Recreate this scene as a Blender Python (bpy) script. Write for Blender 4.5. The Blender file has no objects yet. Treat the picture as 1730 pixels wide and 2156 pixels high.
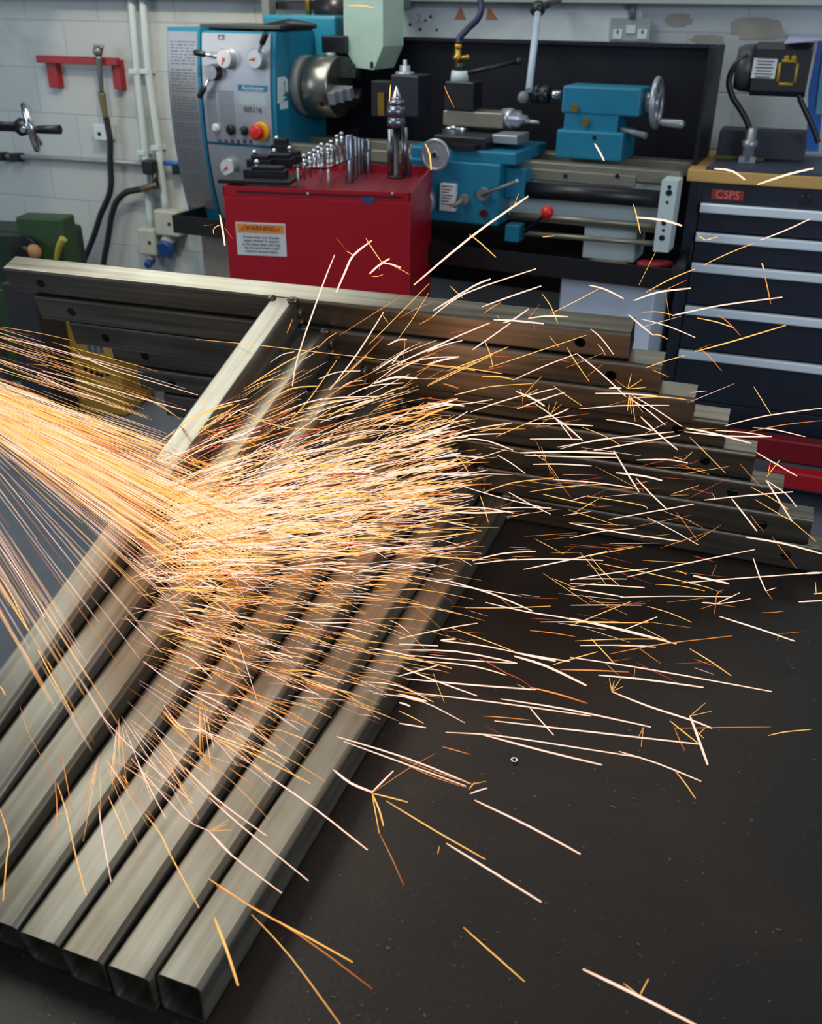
import bpy, math, random
import numpy as np
from mathutils import Vector, Matrix
random.seed(7); rng = np.random.RandomState(11)
SC = bpy.context.scene
COL = SC.collection
R_ = math.radians
# ------------------------------------------------------------------ camera model (image 1730 x 2156)
IW, IH, FPX = 1730, 2156, 2000.77
PITCH, ROLL, YAW = R_(28.1634), R_(0.6265), R_(20.0)
TZ = 0.78                                   # height of the welding bench top
CAM = np.array([0.0, 0.0, TZ + 0.8924])
_cy, _sy = math.cos(YAW), math.sin(YAW)
_rz = np.array([[_cy, -_sy, 0], [_sy, _cy, 0], [0, 0, 1.0]])
FWD = _rz @ np.array([0, math.cos(PITCH), -math.sin(PITCH)])
UPV = _rz @ np.array([0, math.sin(PITCH), math.cos(PITCH)])
RGT = _rz @ np.array([1.0, 0, 0])
_c, _s = math.cos(ROLL), math.sin(ROLL)

def ray(px, py):
    u, v = px - 865, py - 1078
    return FWD * FPX + RGT * (_c * u + _s * v) - UPV * (-_s * u + _c * v)

def at_depth(px, py, d):
    return CAM + ray(px, py) / FPX * d

cd = bpy.data.cameras.new('camera'); cam = bpy.data.objects.new('camera', cd); COL.objects.link(cam)
cr, cu = RGT * _c + UPV * _s, -RGT * _s + UPV * _c
cam.matrix_world = Matrix(((cr[0], cu[0], -FWD[0], CAM[0]), (cr[1], cu[1], -FWD[1], CAM[1]), (cr[2], cu[2], -FWD[2], CAM[2]), (0, 0, 0, 1)))
cd.sensor_fit = 'HORIZONTAL'; cd.sensor_width = 36.0; cd.lens = 36.0 * FPX / IW
cd.clip_start = 0.02; cd.clip_end = 60
cd.dof.use_dof = True; cd.dof.focus_distance = 1.45; cd.dof.aperture_fstop = 9.0
SC.camera = cam
SC.view_settings.view_transform = 'Standard'; SC.view_settings.look = 'None'
SC.view_settings.gamma = 1.0; SC.view_settings.exposure = 0.0
SC.view_settings.use_curve_mapping = False

# ------------------------------------------------------------------ materials
def lin(c):
    f = lambda v: v / 12.92 if v <= 0.04045 else ((v + 0.055) / 1.055) ** 2.4
    return tuple(f(v / 255.0) for v in c) + (1.0,)

def mat(name, rgb, rough=0.5, metal=0.0, var=0.12, scale=18.0, bump=0.0, stretch=(1, 1, 1), rvar=0.08, coat=0.0, bscale=None):
    m = bpy.data.materials.new(name); m.use_nodes = True
    nt = m.node_tree; b = nt.nodes['Principled BSDF']; L = nt.links.new
    tc = nt.nodes.new('ShaderNodeTexCoord'); mp = nt.nodes.new('ShaderNodeMapping')
    mp.inputs['Scale'].default_value = stretch
    L(tc.outputs['Object'], mp.inputs['Vector'])
    n = nt.nodes.new('ShaderNodeTexNoise'); n.inputs['Scale'].default_value = scale; n.inputs['Detail'].default_value = 4
    L(mp.outputs['Vector'], n.inputs['Vector'])
    mx = nt.nodes.new('ShaderNodeMix'); mx.data_type = 'RGBA'
    base = lin(rgb)
    mx.inputs['A'].default_value = tuple(min(1, v * (1 - var)) for v in base[:3]) + (1,)
    mx.inputs['B'].default_value = tuple(min(1, v * (1 + var)) for v in base[:3]) + (1,)
    L(n.outputs['Fac'], mx.inputs['Factor']); L(mx.outputs['Result'], b.inputs['Base Color'])
    mr = nt.nodes.new('ShaderNodeMapRange'); mr.inputs['To Min'].default_value = max(0.03, rough - rvar); mr.inputs['To Max'].default_value = min(1, rough + rvar)
    L(n.outputs['Fac'], mr.inputs['Value']); L(mr.outputs['Result'], b.inputs['Roughness'])
    b.inputs['Metallic'].default_value = metal
    if coat: b.inputs['Coat Weight'].default_value = coat
    if bump:
        bp = nt.nodes.new('ShaderNodeBump'); bp.inputs['Strength'].default_value = bump; bp.inputs['Distance'].default_value = 0.01
        n2 = n
        if bscale:
            n2 = nt.nodes.new('ShaderNodeTexNoise'); n2.inputs['Scale'].default_value = bscale; L(mp.outputs['Vector'], n2.inputs['Vector'])
        L(n2.outputs['Fac'], bp.inputs['Height']); L(bp.outputs['Normal'], b.inputs['Normal'])
    return m

def ramp(nt, pts):
    r = nt.nodes.new('ShaderNodeValToRGB'); e = r.color_ramp.elements
    e[0].position, e[0].color = pts[0]; e[1].position, e[1].color = pts[-1]
    for p, c in pts[1:-1]:
        k = e.new(p); k.color = c
    return r

def steel_mat(name, axis, soot):
    """mill-finish box section: long drawn streaks, rusty flecks, soot where the weld burnt it"""
    m = bpy.data.materials.new(name); m.use_nodes = True; nt = m.node_tree; b = nt.nodes['Principled BSDF']; L = nt.links.new
    tc = nt.nodes.new('ShaderNodeTexCoord')
    info = nt.nodes.new('ShaderNodeObjectInfo')
    add = nt.nodes.new('ShaderNodeVectorMath'); add.operation = 'ADD'
    L(tc.outputs['Object'], add.inputs[0]); L(info.outputs['Random'], add.inputs[1])
    mp = nt.nodes.new('ShaderNodeMapping'); mp.inputs['Scale'].default_value = (1.2, 34, 34) if axis == 'X' else (34, 1.2, 34)
    L(add.outputs[0], mp.inputs['Vector'])
    n = nt.nodes.new('ShaderNodeTexNoise'); n.inputs['Scale'].default_value = 2.2; n.inputs['Detail'].default_value = 5; L(mp.outputs[0], n.inputs['Vector'])
    n2 = nt.nodes.new('ShaderNodeTexNoise'); n2.inputs['Scale'].default_value = 5.5; n2.inputs['Detail'].default_value = 3; L(add.outputs[0], n2.inputs['Vector'])
    c1 = ramp(nt, [(0.3, lin((112, 106, 94))), (0.5, lin((134, 128, 115))), (0.72, lin((152, 147, 135)))])
    L(n.outputs['Fac'], c1.inputs['Fac'])
    c2 = ramp(nt, [(0.35, (0.66, 0.60, 0.53, 1)), (0.6, (1, 1, 1, 1))]); L(n2.outputs['Fac'], c2.inputs['Fac'])
    mx = nt.nodes.new('ShaderNodeMix'); mx.data_type = 'RGBA'; mx.blend_type = 'MULTIPLY'; mx.inputs['Factor'].default_value = 0.6
    L(c1.outputs[0], mx.inputs['A']); L(c2.outputs[0], mx.inputs['B'])
    # rusty flecks
    n3 = nt.nodes.new('ShaderNodeTexNoise'); n3.inputs['Scale'].default_value = 55; n3.inputs['Detail'].default_value = 2; L(add.outputs[0], n3.inputs['Vector'])
    c3 = ramp(nt, [(0.77, (0, 0, 0, 1)), (0.80, (1, 1, 1, 1))]); L(n3.outputs['Fac'], c3.inputs['Fac'])
    mx2 = nt.nodes.new('ShaderNodeMix'); mx2.data_type = 'RGBA'; L(c3.outputs[0], mx2.inputs['Factor'])
    L(mx.outputs['Result'], mx2.inputs['A']); mx2.inputs['B'].default_value = lin((70, 58, 44))
    out = mx2.outputs['Result']
    if soot:
        sep = nt.nodes.new('ShaderNodeSeparateXYZ'); L(tc.outputs['Object'], sep.inputs[0])
        mr = nt.nodes.new('ShaderNodeMapRange'); mr.inputs['From Min'].default_value = -0.035; mr.inputs['From Max'].default_value = -0.005
        L(sep.outputs['Y'], mr.inputs['Value'])
        mul = nt.nodes.new('ShaderNodeMath'); mul.operation = 'MULTIPLY'; L(mr.outputs[0], mul.inputs[0]); L(n2.outputs['Fac'], mul.inputs[1])
        mx3 = nt.nodes.new('ShaderNodeMix'); mx3.data_type = 'RGBA'; L(mul.outputs[0], mx3.inputs['Factor']); L(out, mx3.inputs['A']); mx3.inputs['B'].default_value = lin((38, 28, 18))
        out = mx3.outputs['Result']
    L(out, b.inputs['Base Color'])
    b.inputs['Metallic'].default_value = 0.82 if soot else 0.96
    mr2 = nt.nodes.new('ShaderNodeMapRange'); mr2.inputs['To Min'].default_value = 0.26; mr2.inputs['To Max'].default_value = 0.42
    L(n.outputs['Fac'], mr2.inputs['Value']); L(mr2.outputs[0], b.inputs['Roughness'])
    bp = nt.nodes.new('ShaderNodeBump'); bp.inputs['Strength'].default_value = 0.04; bp.inputs['Distance'].default_value = 0.002
    L(n.outputs['Fac'], bp.inputs['Height']); L(bp.outputs[0], b.inputs['Normal'])
    return m

# ------------------------------------------------------------------ mesh collector
class MB:
    def __init__(self): self.v = []; self.f = []; self.sm = []
    def add(self, vs, fs, smooth=False):
        o = len(self.v); self.v += [tuple(map(float, p)) for p in vs]
        self.f += [tuple(i + o for i in f) for f in fs]; self.sm += [smooth] * len(fs); return self
    def box(self, a, b, bev=0.0):
        (x0, y0, z0), (x1, y1, z1) = [(min(a[i], b[i]) for i in range(3)), (max(a[i], b[i]) for i in range(3))]
        bev = min(bev, (x1 - x0) * .45, (y1 - y0) * .45, (z1 - z0) * .45)
        if bev <= 0:
            vs = [(x, y, z) for z in (z0, z1) for y in (y0, y1) for x in (x0, x1)]
            return self.add(vs, [(0, 2, 3, 1), (4, 5, 7, 6), (0, 1, 5, 4), (2, 6, 7, 3), (0, 4, 6, 2), (1, 3, 7, 5)])
        import bmesh
        bm = bmesh.new()
        bmesh.ops.create_cube(bm, size=1.0, matrix=Matrix.Translation(((x0 + x1) / 2, (y0 + y1) / 2, (z0 + z1) / 2)) @ Matrix.Diagonal((x1 - x0, y1 - y0, z1 - z0, 1)))
        bmesh.ops.bevel(bm, geom=bm.edges[:], offset=bev, segments=2, affect='EDGES', profile=0.5)
        self._bm(bm); bm.free(); return self
    def _bm(self, bm, smooth=False):
        bm.verts.index_update()
        self.add([v.co[:] for v in bm.verts], [[l.index for l in f.verts] for f in bm.faces], smooth)
    def prism(self, poly, d, lo, hi):
        """extrude a closed 2-D polygon along axis d ('x','y','z') between lo and hi"""
        n = len(poly)
        def m(p, t): return {'x': (t, p[0], p[1]), 'y': (p[0], t, p[1]), 'z': (p[0], p[1], t)}[d]
        vs = [m(p, lo) for p in poly] + [m(p, hi) for p in poly]
        fs = [tuple(range(n)), tuple(range(2 * n - 1, n - 1, -1))] + [(i, n + i, n + (i + 1) % n, (i + 1) % n) for i in range(n)]
        return self.add(vs, fs)
    def lathe(self, prof, c, axis, n=32):
        """prof = [(t along axis, radius)]; axis direction vector; closed ends"""
        a = np.array(axis, float); a /= np.linalg.norm(a)
        h = np.array([0, 0, 1.0]) if abs(a[2]) < .9 else np.array([1.0, 0, 0])
        u = np.cross(a, h); u /= np.linalg.norm(u); w = np.cross(a, u); c = np.array(c, float)
        vs = []
        for t, r in prof:
            for k in range(n):
                g = 2 * math.pi * k / n
                vs.append(c + a * t + (u * math.cos(g) + w * math.sin(g)) * max(r, 1e-5))
        o = len(self.v); self.v += [tuple(p) for p in vs]
        for j in range(len(prof) - 1):
            flat = abs(prof[j][1] - prof[j + 1][1]) > 3 * abs(prof[j][0] - prof[j + 1][0])
            for k in range(n):
                self.f.append((o + j * n + k, o + j * n + (k + 1) % n, o + (j + 1) * n + (k + 1) % n, o + (j + 1) * n + k)); self.sm.append(not flat)
        self.f.append(tuple(o + k for k in range(n - 1, -1, -1))); self.sm.append(False)
        e = o + (len(prof) - 1) * n
        self.f.append(tuple(e + k for k in range(n))); self.sm.append(False)
        return self
    def cyl(self, a, b, r, r2=None, n=24):
        a, b = np.array(a, float), np.array(b, float); L = np.linalg.norm(b - a)
        return self.lathe([(0, r), (L, r if r2 is None else r2)], a, b - a, n)
    def ball(self, c, r, n=20, sq=(1, 1, 1)):
        vs, fs = [], []; m = n // 2
        for i in range(m + 1):
            th = math.pi * i / m
            for k in range(n):
                g = 2 * math.pi * k / n
                vs.append((c[0] + r * sq[0] * math.sin(th) * math.cos(g), c[1] + r * sq[1] * math.sin(th) * math.sin(g), c[2] + r * sq[2] * math.cos(th)))
        for i in range(m):
            for k in range(n):
                fs.append((i * n + k, (i + 1) * n + k, (i + 1) * n + (k + 1) % n, i * n + (k + 1) % n))
        return self.add(vs, fs, True)
    def tube(self, pts, r, n=10, sub=0):
        P = [np.array(p, float) for p in pts]
        rs = list(r) if hasattr(r, '__len__') else [r] * len(P)
        if sub:
            Q, q = [], []
            for i in range(len(P) - 1):
                p0, p1, p2, p3 = P[max(i - 1, 0)], P[i], P[i + 1], P[min(i + 2, len(P) - 1)]
                for k in range(sub):
                    t = k / sub
                    Q.append(.5 * (2 * p1 + (p2 - p0) * t + (2 * p0 - 5 * p1 + 4 * p2 - p3) * t * t + (3 * p1 - p0 - 3 * p2 + p3) * t ** 3)); q.append(rs[i] * (1 - t) + rs[i + 1] * t)
            Q.append(P[-1]); q.append(rs[-1]); P, rs = Q, q
        vs = []; prev = None
        for i, p in enumerate(P):
            d = P[min(i + 1, len(P) - 1)] - P[max(i - 1, 0)]; d = d / (np.linalg.norm(d) + 1e-12)
            if prev is None:
                h = np.array([0, 0, 1.0]) if abs(d[2]) < .9 else np.array([1.0, 0, 0]); u = np.cross(d, h)
            else: u = prev - d * np.dot(prev, d)
            u /= np.linalg.norm(u) + 1e-12; prev = u; w = np.cross(d, u)
            for k in range(n):
                g = 2 * math.pi * k / n; vs.append(p + (u * math.cos(g) + w * math.sin(g)) * rs[i])
        m = len(P)
        fs = [(i * n + k, i * n + (k + 1) % n, (i + 1) * n + (k + 1) % n, (i + 1) * n + k) for i in range(m - 1) for k in range(n)]
        self.add(vs, fs, True)
        o = len(self.v) - len(vs)
        self.f += [tuple(o + k for k in range(n - 1, -1, -1)), tuple(o + (m - 1) * n + k for k in range(n))]; self.sm += [False, False]
        return self
    def ring(self, c, axis, R, r, n=36, k=10):
        a = np.array(axis, float); a /= np.linalg.norm(a); h = np.array([0, 0, 1.0]) if abs(a[2]) < .9 else np.array([1.0, 0, 0])
        u = np.cross(a, h); u /= np.linalg.norm(u); w = np.cross(a, u); c = np.array(c, float); vs = []
        for i in range(n):
            g = 2 * math.pi * i / n; d = u * math.cos(g) + w * math.sin(g)
            for j in range(k):
                t = 2 * math.pi * j / k; vs.append(c + d * (R + r * math.cos(t)) + a * r * math.sin(t))
        return self.add(vs, [(i * k + j, i * k + (j + 1) % k, ((i + 1) % n) * k + (j + 1) % k, ((i + 1) % n) * k + j) for i in range(n) for j in range(k)], True)
    def mesh(self, name, m):
        me = bpy.data.meshes.new(name); me.from_pydata(self.v, [], self.f); me.validate()
        if len(me.polygons) == len(self.sm): me.polygons.foreach_set('use_smooth', self.sm)
        import bmesh
        bm = bmesh.new(); bm.from_mesh(me); bmesh.ops.recalc_face_normals(bm, faces=bm.faces[:]); bm.to_mesh(me); bm.free()
        if m: me.materials.append(m)
        return me

def tagit(o, label=None, cat=None, group=None, kind=None):
    if label: o['label'] = label
    if cat: o['category'] = cat
    if group: o['group'] = group
    if kind: o['kind'] = kind
    return o

class T:
    """a top-level thing: an Empty at its base; parts are meshes in its local space"""
    def __init__(s, name, label, cat, loc, yaw=0.0, group=None, empty=True):
        s.loc = np.array(loc, float); s.yaw = R_(yaw); s.c, s.s = math.cos(s.yaw), math.sin(s.yaw); s.o = None
        s.spec = (name, label, cat, group)
        if empty:
            s.o = bpy.data.objects.new(name, None); s.o.empty_display_size = .05; COL.objects.link(s.o); s._set(s.o); tagit(s.o, label, cat, group)
    def _set(s, o): o.location = s.loc; o.rotation_euler = (0, 0, s.yaw)
    def one(s, mb, m, kind=None):
        """the thing is one mesh"""
        name, label, cat, group = s.spec
        o = bpy.data.objects.new(name, mb.mesh(name, m)); COL.objects.link(o); s._set(o); s.o = o
        return tagit(o, label, cat, group, kind)
    def part(s, name, mb, m, parent=None, label=None, kind=None):
        o = bpy.data.objects.new(name, mb.mesh(name, m)); COL.objects.link(o); o.parent = parent or s.o
        if label: o['label'] = label
        if kind: o['kind'] = kind
        return o
    # pixel -> local point on a local plane
    def _l(s, v, w=0): x, y = v[0], v[1]; return np.array([x * s.c + y * s.s, -x * s.s + y * s.c, v[2]])
    def _hit(s, px, py, ax, val):
        c = s._l(CAM - s.loc); d = s._l(ray(px, py)); return c + d * ((val - c[ax]) / d[ax])
    def x(s, px, py, v): return s._hit(px, py, 0, v)
    def y(s, px, py, v): return s._hit(px, py, 1, v)
    def z(s, px, py, v): return s._hit(px, py, 2, v)
    def rad(s, p, r):
        c = s._l(CAM - s.loc); f = s._l(FWD); return r * float(np.dot(np.array(p) - c, f)) / FPX
    def rect(s, x0, y0, x1, y1, v):
        """local xa, xb, zb, zt of a pixel rectangle on the plane y = v"""
        ym, xm = (y0 + y1) / 2, (x0 + x1) / 2
        return s.y(x0, ym, v)[0], s.y(x1, ym, v)[0], s.y(xm, y1, v)[2], s.y(xm, y0, v)[2]
    def pbox(s, mb, x0, y0, x1, y1, v, dep, bev=0.0):
        xa, xb, zb, zt = s.rect(x0, y0, x1, y1, v); return mb.box((xa, v, zb), (xb, v + dep, zt), bev)

def text_mb(body, size, org, ux, uz, depth=0.0006, align='CENTER', spacing=1.0, shear=0.0):
    """lettering as thin mesh: org = centre point, ux = reading direction, uz = up direction (local vectors)"""
    cu_ = bpy.data.curves.new('lettering', 'FONT'); cu_.body = body; cu_.size = size; cu_.align_x = align; cu_.align_y = 'CENTER'
    cu_.extrude = depth; cu_.space_line = spacing; cu_.resolution_u = 3; cu_.shear = shear
    o = bpy.data.objects.new('lettering', cu_); COL.objects.link(o)
    dg = bpy.context.evaluated_depsgraph_get(); me = bpy.data.meshes.new_from_object(o.evaluated_get(dg))
    ux, uz, org = np.array(ux, float), np.array(uz, float), np.array(org, float); ux /= np.linalg.norm(ux); uz /= np.linalg.norm(uz); nn = np.cross(ux, uz)
    mb = MB(); mb.add([org + ux * v.co[0] + uz * v.co[1] + nn * v.co[2] for v in me.vertices], [tuple(p.vertices) for p in me.polygons])
    bpy.data.objects.remove(o); bpy.data.meshes.remove(me); bpy.data.curves.remove(cu_)
    return mb

def dup(o, parent=None):
    c = o.copy(); COL.objects.link(c)
    if parent is not None: c.parent = parent
    for ch in list(o.children): dup(ch, c)
    return c
# ------------------------------------------------------------------ room
def cement_wall_mat():
    m = bpy.data.materials.new('painted_block'); m.use_nodes = True; nt = m.node_tree; b = nt.nodes['Principled BSDF']; L = nt.links.new
    tc = nt.nodes.new('ShaderNodeTexCoord'); mp = nt.nodes.new('ShaderNodeMapping'); mp.inputs['Rotation'].default_value = (R_(90), 0, 0)
    L(tc.outputs['Object'], mp.inputs['Vector'])
    br = nt.nodes.new('ShaderNodeTexBrick'); br.inputs['Scale'].default_value = 1.0
    br.inputs['Brick Width'].default_value = 0.45; br.inputs['Row Height'].default_value = 0.225; br.inputs['Mortar Size'].default_value = 0.006; br.inputs['Mortar Smooth'].default_value = 0.6
    br.inputs['Color1'].default_value = lin((188, 193, 191)); br.inputs['Color2'].default_value = lin((181, 187, 187)); br.inputs['Mortar'].default_value = lin((172, 178, 178))
    L(mp.outputs[0], br.inputs['Vector'])
    n = nt.nodes.new('ShaderNodeTexNoise'); n.inputs['Scale'].default_value = 2.4; n.inputs['Detail'].default_value = 6; L(tc.outputs['Object'], n.inputs['Vector'])
    c = ramp(nt, [(0.36, lin((150, 140, 128))), (0.44, (1, 1, 1, 1))]); L(n.outputs['Fac'], c.inputs['Fac'])
    mx = nt.nodes.new('ShaderNodeMix'); mx.data_type = 'RGBA'; mx.blend_type = 'MULTIPLY'; mx.inputs['Factor'].default_value = 0.22
    L(br.outputs['Color'], mx.inputs['A']); L(c.outputs[0], mx.inputs['B']); L(mx.outputs['Result'], b.inputs['Base Color'])
    b.inputs['Roughness'].default_value = 0.6
    bp = nt.nodes.new('ShaderNodeBump'); bp.inputs['Strength'].default_value = 0.4; bp.inputs['Distance'].default_value = 0.004; bp.invert = True
    L(br.outputs['Fac'], bp.inputs['Height']); L(bp.outputs[0], b.inputs['Normal'])
    return m
WALLY = 4.55
M_wall = cement_wall_mat()
def struct(name, mb, m):
    o = bpy.data.objects.new(name, mb.mesh(name, m)); COL.objects.link(o); o['kind'] = 'structure'; return o
struct('wall_back', MB().box((-5.6, WALLY, 0), (2.6, WALLY + .12, 3.3)), M_wall)
struct('wall_left', MB().box((-5.72, -2.5, 0), (-5.6, WALLY + .12, 3.3)), M_wall)
struct('wall_right', MB().box((2.6, -2.5, 0), (2.72, WALLY + .12, 3.3)), M_wall)
M_floor = mat('concrete_floor', (96, 101, 108), .34, 0, .35, 3.5, .15, rvar=.15)
struct('floor', MB().box((-5.72, -2.5, -.1), (2.72, WALLY + .12, 0)), M_floor)
struct('ceiling', MB().box((-5.72, -2.5, 3.3), (2.72, WALLY + .12, 3.4)), mat('ceiling_paint', (205, 205, 200), .8))

# ------------------------------------------------------------------ welding bench
def bench_mat():
    m = bpy.data.materials.new('bench_plate'); m.use_nodes = True; nt = m.node_tree; b = nt.nodes['Principled BSDF']; L = nt.links.new
    tc = nt.nodes.new('ShaderNodeTexCoord')
    n = nt.nodes.new('ShaderNodeTexNoise'); n.inputs['Scale'].default_value = 3; n.inputs['Detail'].default_value = 8; n.inputs['Roughness'].default_value = .62; L(tc.outputs['Object'], n.inputs['Vector'])
    c = ramp(nt, [(0.3, lin((36, 29, 24))), (0.55, lin((44, 36, 30))), (0.75, lin((55, 45, 37)))]); L(n.outputs['Fac'], c.inputs['Fac'])
    n3 = nt.nodes.new('ShaderNodeTexNoise'); n3.inputs['Scale'].default_value = 160; n3.inputs['Detail'].default_value = 2; L(tc.outputs['Object'], n3.inputs['Vector'])
    c3 = ramp(nt, [(0.70, (0, 0, 0, 1)), (0.76, (1, 1, 1, 1))]); L(n3.outputs['Fac'], c3.inputs['Fac'])
    mx = nt.nodes.new('ShaderNodeMix'); mx.data_type = 'RGBA'; L(c3.outputs[0], mx.inputs['Factor']); L(c.outputs[0], mx.inputs['A']); mx.inputs['B'].default_value = lin((96, 90, 84))
    L(mx.outputs['Result'], b.inputs['Base Color']); b.inputs['Metallic'].default_value = .3
    mr = nt.nodes.new('ShaderNodeMapRange'); mr.inputs['To Min'].default_value = .36; mr.inputs['To Max'].default_value = .56; L(n.outputs['Fac'], mr.inputs['Value']); L(mr.outputs[0], b.inputs['Roughness'])
    bp = nt.nodes.new('ShaderNodeBump'); bp.inputs['Strength'].default_value = .12; bp.inputs['Distance'].default_value = .003; L(n3.outputs['Fac'], bp.inputs['Height']); L(bp.outputs[0], b.inputs['Normal'])
    return m
M_bench = bench_mat()
M_black = mat('black_paint', (26, 27, 30), .45)
BX0, BX1, BY0, BY1 = -0.93, 1.3, 0.1, 1.70
bench = T('welding_bench', 'dark steel plate welding bench carrying the stack of square tube frames', 'workbench', ((BX0 + BX1) / 2, (BY0 + BY1) / 2, 0))
hx, hy = (BX1 - BX0) / 2, (BY1 - BY0) / 2
bench.part('tabletop', MB().box((-hx, -hy, TZ - .012), (hx, hy, TZ), .002), M_bench)
bench.part('apron_frame', MB().box((-hx + .06, -hy + .06, TZ - .08), (hx - .06, -hy + .11, TZ - .012)).box((-hx + .06, hy - .11, TZ - .08), (hx - .06, hy - .06, TZ - .012))
           .box((-hx + .06, -hy + .11, TZ - .08), (-hx + .11, hy - .11, TZ - .012)).box((hx - .11, -hy + .11, TZ - .08), (hx - .06, hy - .11, TZ - .012)), M_black)
for sx in (-1, 1):
    for sy in (-1, 1):
        cx, cy = sx * (hx - .085), sy * (hy - .085)
        bench.part('leg', MB().box((cx - .03, cy - .03, 0), (cx + .03, cy + .03, TZ - .08), .003), M_black)

# ------------------------------------------------------------------ eight welded T frames of square tube
W, HH, TR, TL, HD, SL = 0.05, 0.0535, 0.5924, 0.6467, 0.0806, 1.1197
M_bar, M_stem = steel_mat('steel_crossbar', 'X', False), steel_mat('steel_stem', 'Y', True)
M_bead = mat('weld_bead', (120, 112, 104), .22, .9, .3, 90, .3)

def rr_prof(w, h, r, n=4):
    """rounded rectangle 0..w x 0..h, starting at the bottom-left flat of the front side and running counter-clockwise (y, z)"""
    pts = []
    for cx, cz, a0 in ((r, r, 180), (w - r, r, 270), (w - r, h - r, 0), (r, h - r, 90)):
        for k in range(n + 1):
            a = R_(a0 + 90 * k / n); pts.append((cx + r * math.cos(a), cz + r * math.sin(a)))
    return pts

def crossbar():
    mb = MB(); t, ro, ri = .0025, .0062, .004
    out = rr_prof(W, HH, ro); inn = [(y + t, z + t) for y, z in rr_prof(W - 2 * t, HH - 2 * t, ri)]
    n = len(out); xs = (-TL, TR); holes = [-TL + HD, TR - HD]; hr = .0095
    # the front flat is the segment from the last point (top of the front) round to the first
    for prof in (out, inn):
        vs = [(x, y, z) for x in xs for (y, z) in prof]
        mb.add(vs, [(i, i + 1, n + i + 1, n + i) for i in range(n - 1)])
    for e in (0, 1):
        vs = [(xs[e], y, z) for y, z in out] + [(xs[e], y, z) for y, z in inn]
        mb.add(vs, [(i, (i + 1) % n, n + (i + 1) % n, n + i) for i in range(n)])
    K = 24
    for (yy, z0, z1) in ((0.0, ro, HH - ro), (t, t + ri, HH - t - ri)):
        zc = HH / 2; hw = .016
        cells = [-TL] + [v for hx_ in holes for v in (hx_ - hw, hx_ + hw)] + [TR]
        for i in range(0, len(cells), 2):
            a, b = cells[i], cells[i + 1]; mb.add([(a, yy, z0), (b, yy, z0), (b, yy, z1), (a, yy, z1)], [(0, 1, 2, 3)])
        for hx_ in holes:
            vs = []
            for k in range(K):
                g = 2 * math.pi * k / K; cx, sz = math.cos(g), math.sin(g)
                s_ = min(hw / max(abs(cx), 1e-6), ((z1 - z0) / 2) / max(abs(sz), 1e-6))
                vs.append((hx_ + cx * s_, yy, zc + sz * s_))
            vs += [(hx_ + hr * math.cos(2 * math.pi * k / K), yy, zc + hr * math.sin(2 * math.pi * k / K)) for k in range(K)]
            # corner fillers so the cell stays rectangular
            q = len(vs); vs += [(hx_ + sx * hw, yy, zc + sz * (z1 - z0) / 2) for sx, sz in ((1, 1), (-1, 1), (-1, -1), (1, -1))]
            fs = [(k, (k + 1) % K, K + (k + 1) % K, K + k) for k in range(K)]
            for ci, (sx, sz) in enumerate(((1, 1), (-1, 1), (-1, -1), (1, -1))):
                for k in range(K):
                    p, p2 = vs[k], vs[(k + 1) % K]
                    onx = lambda P: abs(abs(P[0] - hx_) - hw) < 1e-6
                    if onx(p) != onx(p2) and (p[0] - hx_) * sx > 0 and (p[2] - zc) * sz > 0: fs.append((k, (k + 1) % K, q + ci))
            mb.add(vs, fs)
    for hx_ in holes:
        vs = [(hx_ + hr * math.cos(2 * math.pi * k / K), yy, HH / 2 + hr * math.sin(2 * math.pi * k / K)) for yy in (0, t) for k in range(K)]
        mb.add(vs, [(k, (k + 1) % K, K + (k + 1) % K, K + k) for k in range(K)], True)
    return mb

def stem():
    mb = MB(); t = .0025
    out = [(a - W, z) for a, z in rr_prof(W, HH, .0062)]; inn = [(a - W + t, z + t) for a, z in rr_prof(W - 2 * t, HH - 2 * t, .004)]
    n = len(out); ys = (-SL, -.0004)
    for prof in (out, inn):
        mb.add([(x, y, z) for y in ys for x, z in prof], [(i, (i + 1) % n, n + (i + 1) % n, n + i) for i in range(n)])
    for e in (0, 1):
        mb.add([(x, ys[e], z) for x, z in out] + [(x, ys[e], z) for x, z in inn], [(i, (i + 1) % n, n + (i + 1) % n, n + i) for i in range(n)])
    return mb

def bead(c, r):
    mb = MB(); mb.ball((0, 0, 0), 1, 16)
    v = []
    for x, y, z in mb.v:
        k = 1 + .18 * math.sin(5 * x + 3 * z) * math.cos(4 * y)
        v.append((c[0] + x * r[0] * k, c[1] + y * r[1] * k, c[2] + z * r[2] * k))
    mb.v = v; return mb

POSE = [((-0.7708, 1.5223, 1.1529), 0.60, 19.243, -0.449), ((-0.7158, 1.5312, 1.0988), 0.599, 16.41, -0.494), ((-0.6574, 1.5457, 1.0464), 0.202, 13.59, -0.505),
        ((-0.6, 1.5876, 0.9991), 0.02, 11.244, -0.322), ((-0.5461, 1.5927, 0.9448), 0.031, 8.45, -0.399), ((-0.4917, 1.5954, 0.89), -0.029, 5.599, -0.296),
        ((-0.4333, 1.5971, 0.8358), -0.218, 2.823, -0.455), ((-0.3826, 1.6032, 0.7811), -0.105, -0.124, -0.276)]
ORD = ['welded steel T frame lying on the very top of the stack', 'steel T frame stacked second from the top, just under the topmost one', 'steel T frame stacked third from the top of the pile',
       'steel T frame stacked fourth from the top of the pile', 'steel T frame stacked fifth from the top, fourth up from the bench', 'steel T frame stacked third up from the bench top',
       'steel T frame stacked second up from the bench top', 'bottom steel T frame of the stack, crossbar lying on the bench']
fr = T('welded_steel_tee', ORD[0], 'frame', POSE[0][0], 0, 'welded T frames of square tube stacked on the bench')
fr.part('crossbar', crossbar(), M_bar); fr.part('stem', stem(), M_stem)
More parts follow.
